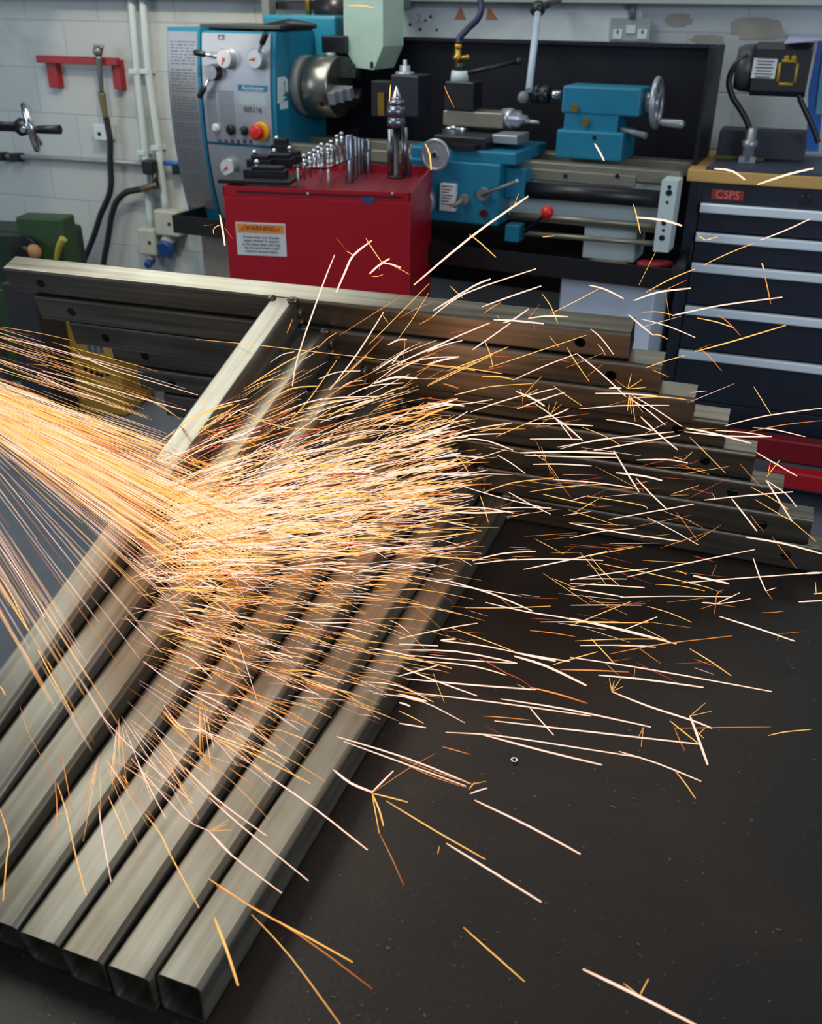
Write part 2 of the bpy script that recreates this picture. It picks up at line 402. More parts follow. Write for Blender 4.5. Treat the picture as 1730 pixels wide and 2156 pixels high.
for c, r in (((-W + .004, -.004, HH + .0005), (.0085, .007, .005)), ((-.004, -.005, HH + .0005), (.0105, .008, .006)), ((.003, -.003, HH * .5), (.005, .006, .009)), ((.002, -.002, HH * .12), (.004, .005, .006))):
    fr.part('weld_bead', bead(c, r), M_bead, label='shiny weld bead')
for i, (loc, yw, pt, rl) in enumerate(POSE):
    o = fr.o if i == 0 else dup(fr.o)
    o.rotation_mode = 'YXZ'; o.rotation_euler = (R_(pt), R_(rl), R_(yw)); o.location = loc; o['label'] = ORD[i]

# little things on the bench
_w = T('w', '', '', (0, 0, 0), empty=False)
M_bright = mat('bright_steel', (190, 192, 196), .2, 1, .1, 40)
p = _w.z(1082, 1604, TZ); nut = T('steel_nut', 'small shiny steel nut lying loose on the open dark bench', 'nut', p, 15, empty=False)
mbn = MB(); K = 6
o6 = [(0.005 * math.cos(k * math.pi / 3), .005 * math.sin(k * math.pi / 3)) for k in range(6)]; i6 = [(.0027 * math.cos(k * math.pi / 3), .0027 * math.sin(k * math.pi / 3)) for k in range(6)]
vs = [(x, y, z) for z in (0, .004) for x, y in o6] + [(x, y, z) for z in (0, .004) for x, y in i6]
mbn.add(vs, [(k, (k + 1) % 6, 6 + (k + 1) % 6, 6 + k) for k in range(6)] + [(12 + k, 12 + (k + 1) % 6, 18 + (k + 1) % 6, 18 + k) for k in range(6)] + [(6 + k, 6 + (k + 1) % 6, 18 + (k + 1) % 6, 18 + k) for k in range(6)] + [(k, (k + 1) % 6, 12 + (k + 1) % 6, 12 + k) for k in range(6)])
nut.one(mbn, M_bright)
# fine swarf and grit strewn over the plate
g = MB()
for px, py in [(1665, 1400), (1670, 1408), (1680, 1395), (1335, 1683), (1350, 1685), (1095, 1750), (1240, 1690), (1290, 1700), (700, 2100), (755, 2140), (890, 2130), (1345, 1990), (1020, 1980), (1710, 1650), (1715, 1600), (1640, 1960), (1180, 2010), (820, 2000), (620, 2120)]:
    p = _w.z(px, py, TZ); a = rng.rand() * 3; l = .002 + .003 * rng.rand()
    g.box((p[0] - l, p[1] - .0007, TZ), (p[0] + l * math.cos(a), p[1] + .0007 + l * abs(math.sin(a)) * .4, TZ + .0009))
for k in range(260):
    x, y = rng.uniform(-.5, .7), rng.uniform(.3, 1.5); s = .0004 + .0009 * rng.rand() ** 3
    g.box((x - s, y - s, TZ), (x + s, y + s * rng.uniform(.4, 1.4), TZ + s))
gr = T('swarf', 'fine grit and metal swarf strewn over the bench top', 'swarf', (0, 0, 0), empty=False); gr.one(g, mat('grit', (92, 88, 82), .4, .5), 'stuff')
# ------------------------------------------------------------------ metalworking lathe
M_teal = mat('teal_paint', (25, 116, 146), .4, 0, .1, 6, .03)
M_silver = mat('silver_panel', (176, 178, 184), .36, .55, .05, 30)
M_panel2 = mat('brushed_panel', (150, 152, 158), .34, .6, .06, 6, 0, (1, 1, 40))
M_white = mat('white_paint', (196, 208, 208), .45, 0, .05, 8)
M_grey = mat('grey_casting', (120, 122, 120), .5, .2, .12, 14)
M_beige = mat('ground_way', (142, 136, 122), .4, .5, .12, 20)
M_dark = mat('dark_steel', (62, 62, 64), .34, .75, .18, 30)
M_blk = mat('black_plastic', (20, 21, 24), .4)
M_chrome = mat('chrome', (200, 203, 208), .14, 1, .05, 20)
M_alu = mat('grey_wheel', (168, 172, 178), .35, .6, .06, 20)
M_red = mat('red_plastic', (214, 34, 30), .35)
M_yel = mat('yellow_plastic', (235, 168, 20), .4)
M_splash = mat('splash_guard', (13, 14, 26), .5, .1, .2, 5)
M_ink = mat('ink', (66, 68, 74), .6)
M_inkw = mat('white_ink', (215, 225, 230), .6)
M_brass = mat('brass', (176, 140, 60), .3, .9, .12, 40)
M_dial = mat('dial_white', (214, 216, 218), .4)
M_pnt = mat('pointer_red', (210, 60, 40), .5)
M_tray = mat('chip_tray', (24, 22, 24), .5, .2, .2, 9)

LA = T('metal_lathe', 'teal and silver metal lathe with black splash guard along the block wall', 'lathe', (-1.35, 3.95, 0), -4)
YF, BUL = -.16, .06
def hz(v): return v
z_top = LA.y(500, 63, YF)[2]; z_bot = LA.y(420, 446, YF)[2]; zm = (z_top + z_bot) / 2 + .06; hzz = (z_top - z_bot) / 2 + .06
def bul(z, off=0): return YF - BUL * (1 - ((z - zm) / hzz) ** 2) - off
def face_prism(xa, xb, z0, z1, yb, off=0.0, n=14, th=None):
    zs = [z0 + (z1 - z0) * i / n for i in range(n + 1)]
    front = [(bul(z, off), z) for z in zs]
    back = [(yb, z1), (yb, z0)] if th is None else [(bul(z, off) + th, z) for z in reversed(zs)]
    return MB().prism(front + back, 'x', xa, xb)
YM = YF - BUL
xg0, xg1 = LA.y(364, 243, YM)[0], LA.y(427, 243, YM)[0]
xp0, xp1 = LA.y(434, 243, YM)[0], LA.y(573, 243, YM)[0]
HB = .20
LA.part('headstock', face_prism(xg1 + .01, xp1 + .02, z_bot - .02, z_top - .005, HB), M_teal)
gc = LA.part('gear_cover', face_prism(xg0, xg1 + .008, z_bot - .03, z_top + .006, HB, .012), M_teal)
zi0, zi1 = LA.y(420, 436, YF)[2], LA.y(410, 66, YF)[2]
LA.part('chart_plate', face_prism(xg0 + .004, xg1 - .004, zi0, zi1, HB, .014, th=.003), M_panel2, gc, 'silver plate printed with threading charts')
mb = MB()
for k in range(56):
    z = zi1 - .04 - k * (zi1 - zi0 - .06) / 56; L = (xg1 - xg0)
    if k % 9 == 8: continue
    x = xg0 + .018
    while x < xg1 - .02:
        w = rng.uniform(.006, .03)
        mb.box((x, bul(z, .0148), z), (min(x + w, xg1 - .014), bul(z, .014), z + .0035)); x += w + rng.uniform(.003, .012)
LA.part('printing', mb, mat('chart_ink', (92, 94, 100), .5), gc)
# control panel, with its seam
zs_ = LA.y(490, 304, YM)[2]
cp = LA.part('control_panel', face_prism(xp0, xp1, zs_ + .006, z_top - .012, HB, .010, th=.008), M_silver)
LA.part('lower_panel', face_prism(xp0, xp1, z_bot - .015, zs_ - .006, HB, .010, th=.008), M_silver)
yp = YM - .011
def onp(px, py):
    p = LA.y(px, py, YM); return LA.y(px, py, bul(p[2], .0105))
def knob(px, py, r, lever=None, pointer=None, white=True):
    c = onp(px, py); rr = LA.rad(c, r)
    mb = MB().lathe([(-.03, rr * 1.02), (0, rr * 1.02), (.012, rr), (.03, rr * .96), (.033, rr * .9)], c + np.array([0, .03, 0]) * 0, (0, -1, 0))
    k = LA.part('speed_knob', mb, M_dark if not white else M_alu)
    f = c + np.array([0, -.0335, 0])
    LA.part('dial_face', MB().cyl(f, f + np.array([0, -.002, 0]), rr * .86), M_dial if white else M_alu, k)
    if pointer is not None:
        a = R_(pointer); d = np.array([math.cos(a), 0, math.sin(a)]); n = np.array([-d[2], 0, d[0]])
        q = [f + d * rr * .75, f - d * rr * .1 + n * rr * .16, f - d * rr * .1 - n * rr * .16]
        mbp = MB(); mbp.add([p + np.array([0, -.002, 0]) for p in q] + [p + np.array([0, -.004, 0]) for p in q], [(0, 1, 2), (3, 5, 4), (0, 3, 4, 1), (1, 4, 5, 2), (2, 5, 3, 0)])
        LA.part('pointer', mbp, M_pnt, k)
    if lever:
        e = LA.y(lever[0], lever[1], c[1] - .045); d = e - (c + np.array([0, -.025, 0])); dn = d / np.linalg.norm(d); s0 = c + np.array([0, -.022, 0]) + dn * rr * .8
        LA.part('lever', MB().cyl(s0, e, .007), M_chrome, k)
        LA.part('grip', MB().lathe([(0, .009), (.005, .012), (.045, .012), (.052, .008)], e - dn * .05, dn), M_blk, k)
    return k
knob(481, 123, 20, (409, 110), 245); knob(545, 124, 20, (560, 70), 184); knob(454, 152, 16, (419, 205), None, False); knob(487, 351, 19, None, 215)
# badges, charts and buttons on the panel
def ptext(body, px, py, size, m, parent, **kw):
    c = onp(px, py) + np.array([0, -.0012, 0]); return LA.part('lettering', text_mb(body, size, c, (1, 0, 0), (0, 0, 1), **kw), m, parent)
c0, c1 = onp(501, 178), onp(563, 194)
bd = LA.part('name_badge', MB().box((c0[0], c0[1] - .0015, c1[2]), (c1[0], c0[1] + .004, c0[2])), M_teal)
ptext('Axminster', 532, 186, .026, M_inkw, bd, shear=.2)
c0, c1 = onp(503, 196), onp(560, 222)
LA.part('machine_plate', MB().box((c0[0], c0[1] - .001, c1[2]), (c1[0], c0[1] + .004, c0[2])), mat('pale_plate', (172, 186, 186), .4), bd)
ptext('505116', 532, 232, .030, M_ink, cp); ptext('CE', 466, 79, .030, M_ink, cp)
mb = MB()
for cxp in (434 + 8, 480):
    c0 = onp(cxp, 194); w = .045
    for k in range(17):
        z = c0[2] - k * .0085; mb.box((c0[0] - (.02 if cxp < 450 else .05), bul(z, .0115), z), (c0[0] + w * .6, bul(z, .0105), z + .004))
LA.part('speed_chart', mb, mat('chart_grey', (128, 130, 136), .5), cp)
mb = MB()
for k in range(6):
    c = onp(463 + k * 13, 298); mb.box((c[0] - .008, c[1] - .001, c[2] - .008), (c[0] + .008, c[1], c[2] + .008))
LA.part('icons', mb, mat('icon_blue', (62, 62, 92), .5), cp)
def button(px, py, r, m, name, lab):
    c = onp(px, py); rr = LA.rad(c, r)
    return LA.part(name, MB().lathe([(0, rr * 1.1), (.008, rr * 1.1), (.009, rr * .9), (.018, rr * .85), (.02, rr * .6)], c, (0, -1, 0)), m, None, lab)
button(456, 269, 8, M_dial, 'power_lamp', 'white indicator lamp'); button(487, 273, 9.5, M_blk, 'start_button', 'black start button')
kk = button(515, 275, 8.5, M_blk, 'key_switch', 'black key switch'); c = onp(513, 274); LA.part('slot', MB().box(c + np.array([-.004, -.024, -.012]), c + np.array([.004, -.018, .012])), M_chrome, kk)
c = onp(551, 277); rr = LA.rad(c, 19)
es = LA.part('stop_button', MB().lathe([(0, rr), (.012, rr), (.016, rr * .92)], c, (0, -1, 0)), M_yel, None, 'yellow emergency stop ring')
LA.part('mushroom_head', MB().lathe([(.014, rr * .5), (.03, rr * .5), (.031, rr * .78), (.05, rr * .8), (.058, rr * .6), (.06, rr * .2)], c, (0, -1, 0)), M_red, es)
# white printing on the headstock's tailward side
xs = xp1 + .02
mb = MB()
for k in range(13):
    p = LA.x(594, 166 + k * 4.2, xs); q = LA.x(584, 166 + k * 4.2, xs); mb.box((xs, q[1], p[2]), (xs + .0012, q[1] + rng.uniform(.04, .085), p[2] + .007))
LA.part('printing', mb, M_inkw)
p = LA.x(601, 168, xs); mb = MB(); mb.box((xs, p[1] - .02, p[2] - .045), (xs + .0012, p[1] + .015, p[2]))
LA.part('emblem', mb, M_inkw)
p = LA.x(597, 213, xs); mb = MB(); mb.box((xs, p[1] - .03, p[2] - .03), (xs + .0012, p[1] + .03, p[2]))
LA.part('rating_mark', mb, M_inkw)
# top hood, motor cover, top lever
mb = MB(); xa, xb, zb, zt = LA.rect(554, 32, 706, 100, .12); mb.box((xa, .12, zb - .1), (xb, .34, zt), .012)
LA.part('motor_cover', mb, M_teal)
xa, xb, zb, zt = LA.rect(676, 75, 724, 112, .02); LA.part('switch_box', MB().box((xa, .02, zb), (xb, .2, zt), .006), M_blk)
a, b_, c_ = LA.y(556, 58, -.1), LA.y(610, 53, -.12), LA.y(666, 55, -.1)
LA.part('top_handle', MB().tube([a, b_, c_], [.014, .024, .008], 12, 6), M_blk)
mb = MB(); xa, xb, zb, zt = LA.rect(420, 54, 590, 64, YF + .02); mb.box((xa, YF + .02, zt - .012), (xb, .19, zt + .004), .004)
LA.part('top_tray', mb, mat('tray_rubber', (52, 60, 60), .6))
# spindle, chuck and jaws (axis along x at y = 0)
zc = LA.y(640, 181, -.03)[2]; x0 = xp1 + .021; x1 = LA.y(662, 181, 0)[0]; x2 = LA.y(716, 181, 0)[0]
rc = LA.rad((x1, 0, zc), 57)
LA.part('spindle_nose', MB().lathe([(0, rc * 1.02), (.035, rc * 1.02), (.04, rc * .97), (.05, rc * .62), (x1 - x0, rc * .6)], (x0, 0, zc), (1, 0, 0), 48), M_grey)
ch = LA.part('chuck', MB().lathe([(-.045, rc * .8), (-.04, rc * .84), (0, rc * .84), (.001, rc * 1.0), (.006, rc * 1.04), (x2 - x1 - .006, rc * 1.04), (x2 - x1, rc)], (x1, 0, zc), (1, 0, 0), 48), mat('chuck_steel', (150, 146, 134), .3, .95, .08, 30))
mbk = MB(); mbk.lathe([(0, .012), (.002, .012)], (x1 + .09, -rc * 1.036 * math.cos(R_(30)), zc - rc * 1.036 * math.sin(R_(30))), (0, -math.cos(R_(30)), -math.sin(R_(30))), 16)
LA.part('key_hole', mbk, M_blk, ch)
for k, a0 in enumerate((200, 320, 80)):
    a = R_(a0); d = np.array([0, math.cos(a), math.sin(a)]); t = np.array([0, -d[2], d[1]]); mbj = MB()
    for (r0, r1, xx0, xx1) in ((.3, 1.0, 0, .03), (.3, .8, .03, .055), (.3, .6, .055, .08)):
        vs = [np.array([x2 + xx, 0, zc]) + d * rc * rr_ + t * rc * .2 * sg for xx in (xx0, xx1) for rr_ in (r0, r1) for sg in (-1, 1)]
        mbj.add(vs, [(0, 1, 3, 2), (4, 6, 7, 5), (0, 4, 5, 1), (2, 3, 7, 6), (0, 2, 6, 4), (1, 5, 7, 3)])
    LA.part('jaw', mbj, M_alu if k == 0 else M_dark, ch)
LA.part('chuck_pinion', MB().cyl((x1 + .08, 0, zc + rc * .98), (x1 + .08, 0, zc + rc * 1.12), .022), M_alu, ch)
# bed: two ways, rail, splash guard, tray, stand
zbt = LA.y(1260, 350, -.16)[2]; zbb = LA.y(1260, 366, -.16)[2]
xL, xR = xp1, LA.y(1434, 350, -.16)[0]
LA.part('bed', MB().box((xL, -.16, zbb - .02), (xR, -.10, zbt), .004).box((xL, .06, zbb - .02), (xR, .14, zbt + .005), .004).box((xL, -.13, zbb - .2), (xR - .05, .12, zbb - .02)), M_beige)
xa, xb, zb, zt = LA.rect(1100, 362, 1337, 386, -.17); mbk = MB().box((xa, -.17, zb), (xb, -.13, zt), .003)
rk = LA.part('rack', mbk, M_beige)
mbk = MB()
for px in (1190, 1299): c = LA.y(px, 371, -.171); mbk.cyl(c, c + np.array([0, -.002, 0]), .008)
LA.part('socket_screw', mbk, M_blk, rk)
a, b_ = LA.y(1085, 398, -.2), LA.y(1392, 420, -.2); r_ = LA.rad(a, 17)
LA.part('leadscrew_cover', MB().cyl(a, b_, r_), M_blk)
xa, xb, zb, zt = LA.rect(1068, 426, 1390, 468, -.14); LA.part('bed_casting', MB().box((xa, -.14, zb), (xb, .1, zbb - .025), .004), M_white)
a, b_ = LA.y(1075, 452, -.22), LA.y(1382, 476, -.22); LA.part('feed_rod', MB().cyl(a, b_, .011), M_beige)
a, b_ = LA.y(1078, 490, -.23), LA.y(1380, 513, -.23); LA.part('feed_rod', MB().cyl(a, b_, .010), M_beige)
q = [LA.y(*p, -.26) for p in ((1393, 379), (1427, 382), (1406, 532), (1374, 529))]
mbk = MB(); mbk.prism([(p[0], p[2]) for p in q], 'y', -.26, -.16); eb = LA.part('end_bracket', mbk, M_white)
mbk = MB()
for px, py, r in ((1409, 394, 4), (1408, 406, 6.5), (1404, 426, 3), (1397, 470, 5), (1396, 485, 3), (1393, 501, 6)):
    c = LA.y(px, py, -.2605); LA.part('bolt_hole', MB().cyl(c, c + np.array([0, -.0015, 0]), LA.rad(c, r), n=16), M_blk, eb)
# splash guard: back sheet, top flange, right-hand return
SB = .33
xa, xb, zb, zt = LA.rect(690, 82, 1492, 560, SB); zt = LA.y(1480, 93, SB)[2] ; zt2 = zt + .0
sg = MB().box((xa - .15, SB, zb - .1), (xb, SB + .012, zt)).box((xa - .15, SB - .06, zt - .012), (xb, SB, zt)).box((xb - .012, SB - .30, zb - .05), (xb, SB, zt))
LA.part('splash_guard', sg, M_splash)
xa, xb, zb, zt = LA.rect(372, 540, 1419, 566, -.34)
zt = LA.y(1200, 540, -.34)[2]; zl = LA.y(420, 458, -.40)[2]
xa = LA.y(371, 478, -.40)[0]
LA.part('chip_tray', MB().box((xa, -.40, zl - .075), (xb, SB + .01, zl - .065)).box((xa, -.41, zl - .075), (xb, -.40, zl)).box((xa - .01, -.41, zl - .075), (xa, SB + .01, zl)).box((xb, -.41, zl - .075), (xb + .01, SB + .01, zl)), M_tray)
zs2 = zl - .075
M_stand = mat('stand_beige', (150, 142, 130), .5)
LA.part('stand', MB().box((xa + .05, -.30, 0), (xa + .55, .25, zs2), .006), M_stand)
LA.part('stand', MB().box((xb - .42, -.30, 0), (xb - .06, .25, zs2), .006), mat('stand_white', (214, 222, 236), .45), label='pale blue grey pedestal')
# drip blocks under the bed on the tray
mbk = MB(); xq0, xq1, zb, zt = LA.rect(1227, 478, 1338, 548, -.12); mbk.box((xq0, -.12, zl - .06), (xq1, .05, zt), .004)
LA.part('bed_foot', mbk, M_white)
# tailstock
xa, xb, zb, zt = LA.rect(1182, 183, 1348, 243, -.08); ts = MB().box((xa, -.08, zb), (xb, .09, zt), .008)
x2a, x2b, zb2, zt2 = LA.rect(1186, 243, 1300, 279, -.075); ts.box((x2a, -.075, zb2), (x2b, .08, zb + .01), .006)
x3a, x3b, zb3, zt3 = LA.rect(1169, 276, 1310, 337, -.10); ts.box((x3a, -.10, zb3), (x3b, .12, zt3), .008)
tl = LA.part('tailstock', ts, M_teal)
mbk = MB()
for px, py in ((1210, 228), (1232, 257)): c = LA.y(px, py, -.082); mbk.cyl(c, c + np.array([0, -.006, 0]), .014)
LA.part('gib_screw', mbk, M_brass, tl)
c = LA.y(1251, 290, -.101); LA.part('socket_hole', MB().cyl(c, c + np.array([0, -.002, 0]), .008), M_blk, tl)
zq = LA.y(1170, 200, 0)[2]; xq = LA.y(1182, 200, 0)[0]; xq2 = LA.y(1156, 200, 0)[0]; xq3 = LA.y(1120, 200, 0)[0]; xq4 = LA.y(1100, 200, 0)[0]
LA.part('quill', MB().lathe([(0, .016), (xq - xq2, .016)], (xq2, 0, zq), (1, 0, 0)), M_chrome, tl)
LA.part('drill_chuck', MB().lathe([(0, .008), (xq3 - xq4, .018), (xq3 - xq4 + .001, .030), (xq3 - xq4 + .028, .034), (xq3 - xq4 + .03, .026), (xq2 - xq4 - .02, .034), (xq2 - xq4, .03)], (xq4, 0, zq), (1, 0, 0)), M_dark, tl)
xw = LA.y(1382, 219, 0)[0]; zw = LA.y(1382, 217, 0)[2]; rw = LA.rad((xw, 0, zw), 50)
LA.part('hub', MB().lathe([(0, .034), (.02, .034), (xw - xb + .01, .024)], (xb, 0, zw), (1, 0, 0)), M_alu, tl)
hw = LA.part('handwheel', MB().ring((xw, 0, zw), (1, 0, .06), rw * .92, .011).lathe([(-.012, .03), (.012, .03)], (xw, 0, zw), (1, 0, .06)), M_alu, tl)
mbk = MB()
for k in range(3):
    a = R_(120 * k + 20); mbk.cyl((xw, 0, zw), (xw - .03 * math.sin(a) * .1, rw * .92 * math.cos(a), zw + rw * .92 * math.sin(a)), .009)
LA.part('spoke', mbk, M_alu, tl)
a = LA.y(1384, 257, -.02); b_ = LA.y(1440, 262, -.03); LA.part('crank_handle', MB().lathe([(0, .008), (.02, .013), (.09, .015), (np.linalg.norm(b_ - a), .009)], a, b_ - a), M_alu, tl)
a, b_ = LA.y(1300, 270, -.05), LA.y(1360, 286, -.09); LA.part('lock_lever', MB().tube([a, b_], [.007, .012]), M_grey, tl)
# carriage: apron, saddle, cross slide, compound, tool post
xa, xb, zb, zt = LA.rect(901, 341, 1050, 470, -.30)
xb = LA.y(1050, 400, -.30)[0]; xa = LA.y(858, 400, -.30)[0]
ap = LA.part('apron', MB().box((xa, -.30, zb), (xb, -.165, zt), .006), M_teal)
xs0, xs1, zb, zt = LA.rect(858, 315, 1086, 341, -.28); zsad = zt
LA.part('saddle', MB().box((xs0, -.28, zb), (xs1, .10, zt), .006), M_teal)
x4a, x4b, z4b, z4t = LA.rect(1062, 355, 1104, 419, -.24); LA.part('half_nut_box', MB().box((x4a, -.24, z4b), (x4b, -.12, z4t), .005), M_teal)
x5a, x5b, z5b, z5t = LA.rect(925, 387, 958, 445, -.325); gp = LA.part('gear_plate', MB().box((x5a, -.325, z5b), (x5b, -.30, z5t), .003), M_dial)
mbk = MB()
for k in range(7): mbk.box((x5a + .008, -.3256, z5t - .012 - k * .011), (x5b - .01 - .008 * (k % 3), -.325, z5t - .008 - k * .011))
LA.part('printing', mbk, M_ink, gp)
c = LA.y(914, 327, -.37); rw2 = LA.rad(c, 33)
wh = LA.part('carriage_wheel', MB().ring(c + np.array([0, .01, 0]), (0, 1, 0), rw2 * .88, rw2 * .13).lathe([(0, rw2 * .86), (.012, rw2 * .86)], c + np.array([0, .006, 0]), (0, 1, 0)).lathe([(0, .014), (.06, .02)], c, (0, 1, 0)), M_alu)
LA.part('wheel_bolt', MB().cyl(c + np.array([0, .001, 0]), c + np.array([0, -.004, 0]), .009), M_blk, wh)
c = LA.y(880, 425, -.36); rw3 = LA.rad(c, 34); LA.part('feed_wheel', MB().lathe([(0, rw3 * .96), (.004, rw3), (.03, rw3), (.034, rw3 * .9), (.06, .02)], c, (0, 1, 0)), M_alu)
c = LA.y(1015, 410, -.32); e = LA.y(1088, 382, -.36)
lv = LA.part('feed_lever', MB().lathe([(0, LA.rad(c, 13)), (.03, LA.rad(c, 14))], c, (0, 1, 0)), M_grey); LA.part('lever_arm', MB().cyl(c + np.array([0, -.004, 0]), e, .006), M_grey, lv); LA.part('knob', MB().ball(e, .009, 12), M_alu, lv)
c = LA.y(974, 421, -.32); lv = LA.part('feed_lever', MB().lathe([(0, LA.rad(c, 11)), (.03, LA.rad(c, 11))], c, (0, 1, 0)), M_grey); LA.part('lever_arm', MB().tube([c + np.array([0, -.005, 0]), LA.y(955, 436, -.35)], [.009, .006]), M_grey, lv)
c = LA.y(1017, 450, -.315); LA.part('oil_plug', MB().cyl(c, c + np.array([0, .03, 0]), LA.rad(c, 8)), mat('plug', (70, 20, 26), .4))
c = LA.y(1152, 447, -.34); rb = LA.rad(c, 13.5); e = LA.y(1105, 488, -.25)
lv = LA.part('control_lever', MB().tube([c, e], [.006, .007]), M_blk); LA.part('ball_knob', MB().ball(c, rb, 24), M_red, lv, 'red ball knob')
xa6, xb6, zb6, zt6 = LA.rect(1062, 474, 1092, 510, -.27); LA.part('lever_bracket', MB().box((xa6, -.27, zb6), (xb6, -.2, zt6), .004), M_teal)
# cross slide + swivel + compound + dial
xa, xb, zb, zt = LA.rect(925, 278, 1050, 316, -.2); LA.part('cross_slide', MB().box((xa, -.26, zsad), (xb - .03, .15, zb + .055), .005).box((xa + .08, -.30, zsad), (xb - .06, -.26, zb + .03)), M_dark)
c = LA.y(953, 283, -.08); LA.part('swivel_base', MB().lathe([(-.02, LA.rad(c, 36)), (.018, LA.rad(c, 34))], (c[0], -.02, zb + .06), (0, 0, 1)), M_chrome)
xa, xb, zb, zt = LA.rect(932, 235, 1058, 268, -.09); LA.part('compound_slide', MB().box((xa, -.09, zb), (xb, .03, zt), .005), M_beige)
c = LA.y(1064, 248, -.05); rd = LA.rad(c, 20); dl = LA.part('dial_collar', MB().lathe([(-.012, rd * .9), (.02, rd), (.028, rd), (.03, rd * .85), (.06, rd * .85), (.066, rd * .5), (.09, rd * .4)], c, (1, 0, -.02)), M_alu)
a, b_ = LA.y(1108, 255, -.07), LA.y(1134, 258, -.09); LA.part('crank_handle', MB().tube([a, b_], [.008, .006]), M_alu, dl)
a, b_ = LA.y(1050, 285, -.12), LA.y(1124, 262, .0); LA.part('slide_cover', MB().box((min(a[0], b_[0]), -.2, a[2] - .02), (max(a[0], b_[0]), -.05, a[2] + .012), .004), M_alu)
xa, xb, zb, zt = LA.rect(936, 172, 996, 232, -.1); tp = LA.part('tool_post', MB().box((xa, -.1, zb), (xb, .0, zt), .004), M_dark)
c = LA.y(967, 173, -.05); LA.part('collar', MB().cyl(c, c + np.array([0, 0, LA.rad(c, 22)]), LA.rad(c, 20), LA.rad(c, 17)), M_white, tp)
c2 = c + np.array([0, 0, LA.rad(c, 22)]); LA.part('clamp_nut', MB().cyl(c2, c2 + np.array([0, 0, LA.rad(c, 14)]), LA.rad(c, 12), LA.rad(c, 9)), M_blk, tp)
e = LA.y(1092, 129, .06); LA.part('clamp_lever', MB().tube([c2 + np.array([.02, 0, -.01]), e], [.009, .007]).ball(e, .014, 12), M_blk, tp)
# coolant tap and hose
b0 = LA.y(962, 140, .02); b1 = LA.y(964, 100, .02)
cl = LA.part('coolant_tap', MB().lathe([(0, .014), (.02, .014), (.022, .018), (.04, .018), (.042, .012), (np.linalg.norm(b1 - b0), .012)], b0, b1 - b0).cyl(LA.y(966, 122, .02), LA.y(983, 121, .0), .008).ball(LA.y(984, 121, .0), .011, 10), M_brass)
LA.part('hose_ferrule', MB().cyl(b1, LA.y(965, 93, .02), .014, .012), M_yel, cl, 'orange ferrule')
LA.part('coolant_hose', MB().tube([LA.y(965, 93, .02), LA.y(967, 80, .03), LA.y(985, 60, .05), LA.y(1005, 40, .08), LA.y(1013, 20, .1), LA.y(1010, -12, .12)], .0125, 12, 8), mat('hose_blue', (30, 30, 70), .4), cl, 'dark blue segmented coolant hose')
# turret tool holder standing behind the cabinet
xa, xb, zb, zt = LA.rect(822, 158, 880, 246, -.13); tr = LA.part('tool_holder', MB().box((xa, -.13, zb), (xb, .0, zt), .006), mat('holder_grey', (58, 60, 68), .4, .6))
xa2, xb2, zb2, zt2 = LA.rect(781, 171, 822, 246, -.1); LA.part('tool_block', MB().box((xa2, -.1, zb2), (xb2, -.02, zt2), .004), M_splash, tr)
xa3, xb3, zb3, zt3 = LA.rect(795, 195, 808, 243, -.105); LA.part('tag', MB().box((xa3, -.105, zb3), (xb3, -.1, zt3)), M_brass, tr)
c = LA.y(852, 158, -.065); LA.part('clamp_nut', MB().lathe([(0, .04), (.012, .036), (.013, .022), (.035, .02), (.036, .008), (.055, .008)], c, (0, 0, 1)), M_alu, tr)
# tools lying in the tray
zt_ = zl - .064
def loose(name, label, cat, mb, m): t = T(name, label, cat, LA.loc, -4, empty=False); return t.one(mb, m)
a, b_ = LA.z(1341, 557, zt_ + .02), LA.z(1415, 558, zt_ + .02)
loose('red_handled_tool', 'tool with long red handle lying at the end of the lathe chip tray', 'hand tool', MB().lathe([(0, .012), (.02, .018), (np.linalg.norm(b_ - a) - .02, .018), (np.linalg.norm(b_ - a), .012)], a + np.array([0, 0, 0]), b_ - a), mat('red_grip', (178, 40, 52), .4))
a, b_ = LA.z(1240, 552, zt_ + .015), LA.z(1320, 560, zt_ + .015)
loose('wooden_mallet_handle', 'brown wooden tool handle lying in the lathe chip tray', 'hand tool', MB().lathe([(0, .010), (.03, .016), (np.linalg.norm(b_ - a) * .7, .014), (np.linalg.norm(b_ - a), .017)], a, b_ - a), mat('tool_wood', (120, 104, 84), .5))
# ------------------------------------------------------------------ red drawer unit in front of the lathe
M_redp = mat('red_enamel', (168, 14, 30), .32, 0, .06, 5, .02)
RC = T('red_tool_chest', 'red steel tool chest with warning sticker standing in front of the lathe', 'tool chest', (-1.62, 2.95, 0), 12)
p0, p1 = RC.y(468, 394, 0), RC.y(864, 404, 0); zt = (p0[2] + p1[2]) / 2
dep = RC.z(897, 350, zt)[1]
xa, xb = p0[0], p1[0]
RC.part('body', MB().box((xa, 0, .12), (xb, dep, zt - .03), .004).box((xa, 0, zt - .03), (xa + .006, dep, zt)).box((xb - .006, 0, zt - .03), (xb, dep, zt)).box((xa, 0, zt - .03), (xb, .006, zt)).box((xa, dep - .006, zt - .03), (xb, dep, zt)), M_redp)
for sx in (xa + .05, xb - .05):
    for sy in (.05, dep - .05):
        c = RC.part('castor', MB().cyl((sx - .014, sy, .045), (sx + .014, sy, .045), .045), M_blk)
        RC.part('fork', MB().box((sx - .02, sy - .015, .05), (sx + .02, sy + .015, .12)), M_grey, c)
q0, q1 = RC.y(491, 470, -.001), RC.y(602, 540, -.001); zc0 = RC.y(545, 469, 0)[2]; zc1 = RC.y(547, 538, 0)[2]
M_label = mat('label_white', (214, 210, 212), .4, 0, .02); M_or = mat('label_orange', (232, 140, 50), .45)
